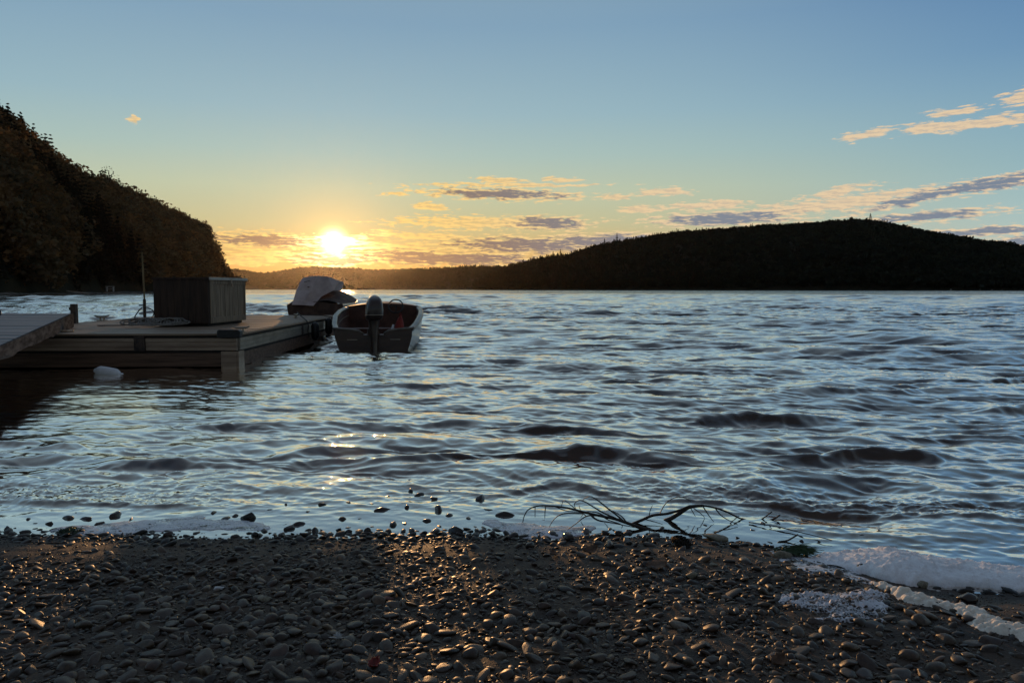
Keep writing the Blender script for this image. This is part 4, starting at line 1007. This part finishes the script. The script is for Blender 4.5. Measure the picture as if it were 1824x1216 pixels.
o = link('pebbles', me, M_['stones']); tag(o, 'countless small dark pebbles and gravel covering the beach', 'pebbles', None, 'stuff')

def gr(u, v, dz=0.0):
    """point of the beach or water edge seen at that place"""
    z = 0.0
    for _ in range(12):
        x,y,_z = on_z(u,v,z); z = .5*z+.5*max(float(ground(np.array([x]),np.array([y]))[0]), -.02)
    x,y,_z = on_z(u,v,z); return Vector((x,y,z+dz))
def stone_at(u, v, wpx, label, flat=1.0, mat=None, seed=0, cat='stone', asp=1.0, rz=0.2, group=None, sink=.25):
    p = gr(u,v); s = wpx/2/F*p.y*1.04
    me = rock_mesh('stone', 500+seed, 3, .62, .26); me.materials.append(mat or M_['stone'])
    o = bpy.data.objects.new('stone', me); col.objects.link(o); o.scale = (s, s*asp*.8, s*flat); o.rotation_euler = (0,.05,rz); o.location = p+Vector((0,s*.3,s*flat*sink)); return tag(o, label, cat, group)
pale = surf('pale_sandstone', (.16,.14,.10),(.30,.27,.20), .6, scale=(3,3,3)); pink = surf('white_quartz', (.35,.35,.36),(.55,.56,.58), .5, scale=(3,3,3))
stone_at(1396,993,34,'pale egg-shaped stone beside the green needle clump',.8,pale,1)
stone_at(1646,1046,22,'small pale pointed stone alone on the wet sand behind the foam ridge',1.3,pale,2)
stone_at(1727,1074,44,'dark rounded stone half in foam at the right side of the wet sand',.85,M_['wetstone'],3)
stone_at(1536,1018,34,'dark stone in the foam with a twig bent over it',.9,M_['wetstone'],4)
stone_at(1560,1012,30,'low dark stone on the right of the twig stone in the foam',.5,M_['wetstone'],14)
stone_at(1645+0,1112,40,'brown upright cobble below the foam ridge',.95,M_['stone'],5)
stone_at(884,1152,44,'grey domed cobble in the middle foreground sticking up from the gravel',.8,M_['stone'],6)
stone_at(388,1078,34,'grey round cobble behind another on the left foreground gravel',.7,M_['stone'],7)
stone_at(417,1090,28,'pale grey oval pebble in front of the round cobble on the left',.8,M_['stone'],8)
stone_at(470,1070,24,'light grey round pebble right of the oval pair on the left gravel',.9,pale,9)
stone_at(1232,1030,30,'tan upright pebble on dark gravel right of centre',.9,pale,10)
stone_at(1272,1008,18,'small pale pebble alone on the bare sand below the branch',.8,pale,11)
stone_at(388,1050,20,'small white quartz chip on the left gravel',.6,pink,12)
stone_at(1275,962,44,'yellow-tipped block of stone at the water edge below the branch',.5,pale,13,rz=-.2)
stone_at(690,1068,22,'reddish flat stone in the centre gravel',.5,surf('red_stone',(.10,.035,.025),(.17,.06,.045),.6,scale=(3,3,3)),15)
# dark wet stones standing in the swash
rs = random.Random(8); cnt = 0
WS = [(682,916,22),(618,902,18),(608,932,16),(663,905,12),(575,905,14),(548,918,12),(746,888,16),(772,893,18),(782,915,20),(800,925,14),(855,895,20),(870,915,16),(900,925,24),(835,930,18),(725,910,12),(760,935,14),(700,940,18),(720,938,14),
      (470,948,18),(438,930,28),(418,925,18),(402,930,16),(455,955,14),(515,945,18),(530,940,20),(500,955,14),(560,950,16),(585,955,14),(300,955,16),(205,925,20),(148,932,20),(85,938,18),(50,932,14),(120,930,16),(10,945,14),(175,938,14),(232,930,12),
      (930,940,14),(960,962,14),(985,955,18),(1010,962,20),(1045,950,16),(1085,975,24),(1120,970,14),(1150,965,18),(1165,958,20),(1190,968,14),(1345,950,14),(1362,940,12),(1375,975,12),(1430,972,12),(1460,975,10),(1538,962,16),(1310,975,14),(1240,985,12),
      (640,930,10),(655,950,16),(680,955,18),(735,950,16),(775,952,20),(812,950,22),(850,948,18),(880,958,20),(915,958,16),(945,975,18),(1180,945,12),(620,950,12),(600,915,10),(590,885,12),(690,890,10),(730,880,12),(650,880,10),(800,880,10),(560,895,10),(510,905,10),(480,915,12),(450,905,10),(380,920,14),(355,938,12),(330,925,14),(265,940,12)]
for k,(u,v,wp) in enumerate(WS):
    p = gr(u,v); s = wp/2/F*p.y*1.32; me = wetp[k%6]
    o = bpy.data.objects.new('wet_stone', me); col.objects.link(o); f = rs.uniform(.75,1.25)
    o.scale = (s*rs.uniform(.95,1.2), s*.85, s*f); o.rotation_euler = (rs.gauss(0,.15),rs.gauss(0,.15),rs.uniform(0,6.28)); o.location = (p.x,p.y+s*.3,max(p.z,-.012)+s*f*.18)
    tag(o, 'dark wet stone poking out of the thin swash water at the shoreline', 'stone', 'wet stones standing in the swash')

# ------------------------------------------------------------------ fallen branch and twigs
def crop(pts, sc, ox, oy): return [(ox+x/sc, oy+y/sc) for x,y in pts]
def tw(lst, Y, dY=0.0, r0=.007, r1=.0022, mb=None, wob=.01, seed=0):
    mb = mb or MB(); rr_ = random.Random(seed); n = len(lst); P = []
    for i,(u,v) in enumerate(lst):
        yv = Y + dY*i/max(1,n-1)+rr_.uniform(-wob,wob); x,y,z = on_y(u,v,yv); P.append(Vector((x,y,max(z,-.01))))
    # smooth
    Q = []
    for i in range(n-1):
        a,b,c,d_ = P[max(0,i-1)],P[i],P[i+1],P[min(n-1,i+2)]
        for t_ in (0,.25,.5,.75): Q.append(.5*((2*b)+(c-a)*t_+(2*a-5*b+4*c-d_)*t_*t_+(3*b-a-3*c+d_)*t_**3))
    Q.append(P[-1]); m = len(Q)
    return mb.tube(Q, [r0+(r1-r0)*i/(m-1) for i in range(m)], 7)
c4 = lambda L: crop(L, 3.04, 880, 860)
BR = thing('fallen_branch', 'dark bare branch with curved twigs lying in the swash right of centre', 'branch', (0,0,0))
tw(c4([(925,262),(860,258),(790,240),(720,215),(660,195),(590,180),(520,165),(460,150),(400,135),(330,125),(250,122),(190,140),(165,175),(155,215)]), 3.62,.12,.010,.002).build('main_limb', M_['twig'], BR, smooth=True)
for k,(L,Y0,dY,ra) in enumerate([([(700,205),(660,170),(620,140),(570,100),(530,75),(495,80),(480,95)],3.66,.2,.007),([(660,190),(600,165),(540,130),(490,100),(455,95),(435,115),(445,145)],3.66,.1,.006),
    ([(600,180),(520,175),(480,190),(450,215),(400,250)],3.68,-.08,.006),([(480,165),(380,165),(330,190),(300,235)],3.7,-.05,.005),([(280,125),(276,160),(275,190)],3.74,.0,.004),([(222,130),(222,185)],3.74,.0,.0035),
    ([(460,150),(440,140),(400,105),(375,95),(365,130)],3.7,.15,.004),([(720,215),(690,180),(640,150),(600,150)],3.64,.2,.006),([(590,180),(620,200),(690,225),(690,245)],3.66,-.06,.005),([(520,168),(560,200),(640,215),(760,240)],3.68,-.05,.008),
    ([(500,180),(470,150),(460,120)],3.72,.1,.004),([(330,125),(390,150),(480,160)],3.73,.05,.004),([(620,190),(560,160),(500,155),(470,185)],3.7,.1,.005)]):
    tw(c4(L),Y0,dY,ra*.75,.0015,seed=k).build('twig', M_['twig'], BR, smooth=True)
B2 = thing('fallen_branch', 'arched branch with forked side twigs lying right of the other branch', 'branch', (0,0,0))
tw(c4([(740,225),(800,200),(860,175),(940,165),(1010,145),(1060,125),(1130,122),(1200,135),(1270,160),(1330,190),(1390,215),(1440,200),(1505,155)]),3.72,.1,.008,.003).build('main_limb', M_['twig'], B2, smooth=True)
tw(c4([(1130,122),(1060,130),(1010,160),(960,190),(925,205)]),3.74,.05,.007,.013).build('limb_butt', M_['twig'], B2, smooth=True)
for k,(L,Y0,dY,ra) in enumerate([([(900,165),(905,150),(930,110),(970,82),(1020,75),(1070,100)],3.76,.15,.004),([(838,185),(845,150),(858,120)],3.75,.0,.0035),([(1200,138),(1225,170),(1260,195),(1320,225)],3.78,-.1,.005),
    ([(1130,124),(1160,170),(1190,210)],3.78,-.05,.005),([(1060,127),(1090,180)],3.77,0,.004),([(815,195),(870,210),(912,222)],3.74,-.05,.004),([(1270,160),(1320,180),(1375,200)],3.8,.1,.004),([(1080,135),(1120,165),(1140,185)],3.77,.05,.0035)]):
    tw(c4(L),Y0,dY,ra*.75,.0015,seed=k+30).build('twig', M_['twig'], B2, smooth=True)
def single(L, Y0, dY, r0, r1, label, seed, mat='twig', cat='twig'):
    o = tw(L,Y0,dY,r0,r1,seed=seed).build('twig', M_[mat], None, smooth=True); return tag(o, label, cat)
single(c4([(1440,230),(1500,200),(1550,172)]),3.80,.0,.006,.004,'short pale-ended stick leaning up at the right end of the branches',51)
single(c4([(1380,212),(1540,237),(1640,262),(1750,288),(1830,310)]),3.72,-.3,.003,.002,'long straight thin stem lying in the shallows right of the branches',52)
single(c4([(1535,335),(1545,318),(1590,310),(1645,278)]),3.42,.05,.005,.004,'hooked dark twig standing in the wet sand left of the foam bank',53)
c6 = lambda L: crop(L, 4.108, 1380, 930)
single(c6([(330,310),(430,315),(500,335),(560,375),(580,410)]),3.15,-.12,.003,.003,'thin curved twig on the thin foam left of the foam bank',54)
single(c6([(580,385),(590,320),(640,290),(745,270)]),3.10,.06,.0035,.0022,'twig arching over the dark stone in the foam',55)
single(c6([(490,490),(600,455),(700,442),(775,465)]),2.93,.0,.006,.004,'dark stick across the start of the foam ridge',56)
cl = lambda L: crop(L, 2.85, 0, 840)
single(cl([(430,318),(560,313),(640,290),(760,250),(850,228),(950,214),(1040,202)]),3.62,.35,.006,.003,'long dark stick lying across the left swash',57)
single(cl([(170,390),(230,365),(300,360),(370,375),(440,378)]),3.38,0,.004,.002,'thin curved twig on the sand at the left below the waterline',58)
single(crop([(1440,490),(1480,500),(1520,520),(1580,535)],2.85,600,840),3.08,.0,.004,.003,'small brown stick on the gravel right of centre',59)

# pine cone
p = gr(1212,972); t = thing('pine_cone', 'dark pine cone lying on the sand below the branch', 'pine cone', p+Vector((0,0,.022))); t.rotation_euler = (rad(90),0,rad(35))
mb = MB(); rc = random.Random(5)
for i in range(70):
    k = i/70; a = i*2.39996; z = -.05+.10*k; q = .026*math.sin(math.pi*(.12+.80*k))**.8
    c_, s_ = math.cos(a), math.sin(a); w_ = .008
    mb.add([(q*.3*c_,q*.3*s_,z-.004),(q*c_-w_*s_,q*s_+w_*c_,z+.006),(q*1.15*c_,q*1.15*s_,z+.010),(q*c_+w_*s_,q*s_-w_*c_,z+.006)],[(0,1,2,3)])
mb.build('scales', M_['twig'], t, solid=.002); MB().tube([(0,0,-.05),(0,0,.045)],[.012,.006],8).build('core', M_['bark'], t, smooth=True)
# clump of green needles and the left leaf
gm = surf('wet_green', (.012,.035,.010),(.03,.075,.02), .45, scale=(20,20,20))
def needles(u, v, label, n, ln, spread, seed, cat='needle clump'):
    p = gr(u,v); rn = random.Random(seed); mb = MB()
    for i in range(n):
        a = rn.gauss(-.35,spread); b = Vector((rn.uniform(-.05,.05), rn.uniform(-.03,.03), rn.uniform(.002,.012))); e = Vector((math.cos(a)*ln*rn.uniform(.5,1), math.sin(a)*ln*rn.uniform(.4,1)*.7, rn.uniform(-.004,.028)))
        mb.tube([b, b+e*.5+Vector((0,0,.010)), b+e], [.0016,.0014,.0006], 4)
    o = mb.build('needle_clump', gm, None); o.location = p; return tag(o, label, cat, None, 'stuff')
needles(1400,985,'clump of wet green needles lying on the sand edge beside a pale stone',170,.14,.45,4)
needles(120,951,'small tuft of green weed at the left waterline',60,.05,1.4,6,'weed')
def leaf(u, v, s, mat, label, rz, curl=.5, cat='leaf'):
    p = gr(u,v); rows = []
    for i in range(9):
        k = i/8; wd_ = s*.36*math.sin(math.pi*min(1,k*.96+.02))**.7*(1+.22*math.sin(k*19)); x_ = (k-.5)*s
        rows.append([(x_, q*wd_, s*.10+curl*s*((k-.5)**2*.9+abs(q)**2*.22)) for q in (-1,-.5,0,.5,1)])
    o = MB().loft(rows).build('leaf', mat, None, smooth=True, solid=.0012); o.location = p+Vector((0,0,.004)); o.rotation_euler = (rad(14),rad(-8),rz)
    return tag(o, label, cat)
redm = surf('red_leaf', (.13,.008,.005),(.28,.02,.012), .45, scale=(25,25,25)); brm = surf('brown_leaf', (.07,.035,.018),(.16,.08,.035), .6, scale=(25,25,25)); grm = surf('green_leaf', (.03,.06,.015),(.07,.12,.03), .5, scale=(25,25,25))
leaf(665,1188,.045,redm,'bright red leaf on the gravel at the bottom left of centre',1.1,.9)
leaf(1052,985,.07,brm,'brown curled leaf on bare sand below the branch',.3,.7)
leaf(1170,1012,.085,brm,'flat brown leaf on the sand right of centre',-.1,.3)
leaf(1385,1184,.06,brm,'light brown curled leaf in the gravel at the lower right',.6,.8)
leaf(128,947,.05,grm,'green leaf at the left waterline',.4,.6)
leaf(985,990,.05,brm,'small brown leaf among pebbles left of the bare sand',1.9,.6)
# pale down feather
p = gr(603,1144); mb = MB(); rf = random.Random(9)
for i in range(46):
    a = rf.gauss(math.pi/2,.75); l_ = rf.uniform(.008,.022); mb.tube([(rf.uniform(-.006,.006),0,.004),(math.cos(a)*l_*.6,rf.uniform(-.004,.004),.004+l_*.5),(math.cos(a)*l_,rf.uniform(-.006,.006),.004+l_*abs(math.sin(a)))],[.0007,.0006,.0003],4)
mb.tube([(-.03,0,.006),(0,0,.004),(.028,0,.008)],[.0012,.0016,.0008],5)
o = mb.build('feather', M_['white'], None); o.location = p+Vector((0,0,.012)); tag(o, 'pale fluffy feather caught on the gravel at the lower left', 'feather')

# ------------------------------------------------------------------ foam
def foam_mat(name, c, sss=.02):
    m, T = new_mat(name); tc = T.n('ShaderNodeTexCoord').outputs['Object']
    n = T.n('ShaderNodeTexNoise', {'Vector': tc, 'Scale': 90.0, 'Detail': 5.0, 'Roughness': .7}).outputs[0]
    v = T.n('ShaderNodeTexVoronoi', {'Vector': tc, 'Scale': 150.0}).outputs['Distance']
    bp_ = T.n('ShaderNodeBump', {'Strength': .5, 'Distance': .004, 'Height': T.m('ADD', n, T.m('MULTIPLY', v, .5))})
    p_ = T.n('ShaderNodeBsdfPrincipled', {'Base Color': T.mix(T.sstep(n,.3,.6), tuple(x*.86 for x in c), c), 'Roughness': .55, 'Subsurface Weight': .25, 'Subsurface Radius': (1,.95,.9), 'Subsurface Scale': sss, 'Normal': bp_})
    out(T, p_); return m
def film_mat(lo=.50, hi=.70):
    m, T = new_mat('thin_foam_film'); tc = T.n('ShaderNodeTexCoord').outputs['Object']
    n = T.n('ShaderNodeTexNoise', {'Vector': T.n('ShaderNodeMapping', {'Vector': tc, 'Scale': (7,16,7)}), 'Scale': 1.0, 'Detail': 6.0, 'Roughness': .68, 'Distortion': .8}).outputs[0]
    v = T.n('ShaderNodeTexVoronoi', {'Vector': tc, 'Scale': 110.0}).outputs['Distance']
    b_ = T.n('ShaderNodeBump', {'Strength': .3, 'Distance': .003, 'Height': v})
    p_ = T.n('ShaderNodeBsdfPrincipled', {'Base Color': (.72,.74,.80), 'Roughness': .35, 'Normal': b_})
    f = T.m('MULTIPLY', T.sstep(T.m('ADD', n, T.m('MULTIPLY', v, .25)), lo, hi), .9)
    out(T, T.n('ShaderNodeMixShader', {0: f, 1: T.n('ShaderNodeBsdfTransparent'), 2: p_})); return m
FT = film_mat(); FT2 = film_mat(.43,.66)
FM = foam_mat('white_foam', (.90,.91,.94)); FD = foam_mat('dirty_foam', (.82,.75,.64), .006)
def froth(X_, Y_, g, seed, n, rmin, rmax):
    r = np.random.default_rng(seed); z = np.zeros_like(X_); ys, xs = np.nonzero(g>.12); res = X_[0,1]-X_[0,0]
    for q in r.integers(0,len(ys),n):
        cy_, cx_ = ys[q], xs[q]; R_ = r.uniform(rmin,rmax)*(.6+.4*r.random()); k = int(R_/res)+1
        a,b,c,e = max(0,cy_-k),min(X_.shape[0],cy_+k+1),max(0,cx_-k),min(X_.shape[1],cx_+k+1)
        d2 = (X_[a:b,c:e]-X_[cy_,cx_])**2+(Y_[a:b,c:e]-Y_[cy_,cx_])**2
        z[a:b,c:e] = np.maximum(z[a:b,c:e], np.sqrt(np.clip(R_*R_-d2,0,None))*1.15*(.5+.5*g[cy_,cx_]))
    return z
def foam_ridge(name, label, path, widths, heights, mat, lump, seed, res=.008, lean=0.0, basez=0.0, asym=.5, edge=.25, froth_n=0, fr=(.006,.02)):
    """rounded bank following a path on the ground; a height field cut off at its own ragged outline"""
    px = np.array([p[0] for p in path]); py = np.array([p[1] for p in path])
    x0,x1,y0,y1 = px.min()-.35, px.max()+.35, py.min()-.45, py.max()+.45
    gx_ = np.arange(x0,x1,res); gy_ = np.arange(y0,y1,res); X_, Y_ = np.meshgrid(gx_,gy_)
    best = np.full(X_.shape, 1e9); hh = np.zeros_like(best)
    for i in range(len(px)-1):
        ax, ay, bx, by = px[i],py[i],px[i+1],py[i+1]; l2 = (bx-ax)**2+(by-ay)**2
        t_ = np.clip(((X_-ax)*(bx-ax)+(Y_-ay)*(by-ay))/l2,0,1); dx_ = X_-(ax+t_*(bx-ax)); dy_ = Y_-(ay+t_*(by-ay))
        w_ = widths[i]+(widths[i+1]-widths[i])*t_; w_ = np.where(dy_>0, w_*asym*2, w_*(2-asym*2))
        q = np.hypot(dx_,dy_)/w_; H_ = heights[i]+(heights[i+1]-heights[i])*t_
        k = q<best; best = np.where(k,q,best); hh = np.where(k,H_,hh)
    best = best + edge*(fbm(X_*9,Y_*9,4,seed)-.5)*1.6
    g = np.sqrt(np.clip(1-best**2,0,1)) if edge < .5 else np.clip(1-best,0,1)**.7
    g0 = g.copy()
    lumps = np.abs(fbm(X_*16,Y_*16,3,seed+5)-.5)*2
    Zg = np.maximum(ground(X_,Y_), basez-.02)
    Zf = np.maximum(Zg,basez) + hh*g*(1-lump*.6+lump*1.3*(1-lumps)) + lump*.012*(fbm(X_*60,Y_*60,3,seed+9)-.5)*g
    i = np.arange(X_.size).reshape(X_.shape); Fc = np.stack([i[:-1,:-1],i[:-1,1:],i[1:,1:],i[1:,:-1]],-1).reshape(-1,4)
    gm_ = g0.reshape(-1); keep_ = (gm_[Fc] > .0).any(1); Fc = Fc[keep_]
    if froth_n: Zf = Zf + froth(X_, Y_, g0, seed+2, froth_n, *fr)*np.clip(g0*3,0,1)
    Zf = np.where(g0>0, Zf, Zg-.004)
    used = np.unique(Fc); mp_ = np.zeros(X_.size,int); mp_[used] = np.arange(len(used))
    co = np.stack([X_,Y_,Zf],-1).reshape(-1,3)[used]
    o = link(name, np_mesh(name, co, mp_[Fc], 4), mat); return tag(o, label, 'foam', None, 'stuff')
def gp(u,v): p = gr(u,v); return (p.x,p.y)
foam_ridge('foam_bank', 'smooth white foam bank piled at the water edge on the right', [gp(u,v) for u,v in ((1452,1000),(1500,1004),(1555,1012),(1600,1022),(1680,1028),(1760,1036),(1860,1044),(2000,1060))],
    [.05,.10,.15,.19,.17,.15,.15,.15],[.006,.016,.042,.058,.040,.034,.030,.03], FM, .22, 401, asym=.55, res=.006, edge=.42, froth_n=700, fr=(.003,.010))
foam_ridge('foam_ridge', 'lumpy yellowish foam ridge running down to the right over the pebbles', [gp(u,v) for u,v in ((1560,1040),(1600,1058),(1650,1072),(1700,1084),(1760,1108),(1830,1132),(1950,1175))],
    [.022,.042,.055,.05,.06,.085,.10],[.006,.010,.010,.006,.007,.010,.012], FD, .9, 421, res=.004, edge=1.15, froth_n=520, fr=(.004,.020))
foam_ridge('foam_remnant', 'thin torn patch of white foam among pebbles left of the foam ridge', [gp(u,v) for u,v in ((1425,1070),(1465,1078),(1500,1074),(1545,1062),(1575,1060))],
    [.05,.09,.09,.08,.05],[.006,.012,.015,.014,.008], FT, 1.0, 431, res=.005, edge=1.7, froth_n=420, fr=(.004,.012))
foam_ridge('foam_film', 'thin white foam film spread over the shallows left of the foam bank', [gp(u,v) for u,v in ((1395,985),(1430,1000),(1470,1012),(1520,1030))],
    [.07,.10,.12,.07],[.003,.005,.006,.004], FT, .6, 441, basez=.004, edge=.9)
foam_ridge('foam_film', 'pale foam film at the left waterline behind the sand edge', [gp(u,v) for u,v in ((110,945),(180,945),(260,942),(340,936),(420,940),(470,944))],
    [.05,.09,.10,.09,.08,.05],[.003,.005,.006,.006,.004,.003], FT2, .6, 451, basez=.003, edge=.9)
foam_ridge('foam_film', 'bluish foam film in the centre beside the left end of the branch', [gp(u,v) for u,v in ((880,938),(930,945),(985,952),(1040,945))],
    [.06,.09,.09,.05],[.003,.006,.006,.003], FT2, .6, 461, basez=.003, edge=.9)
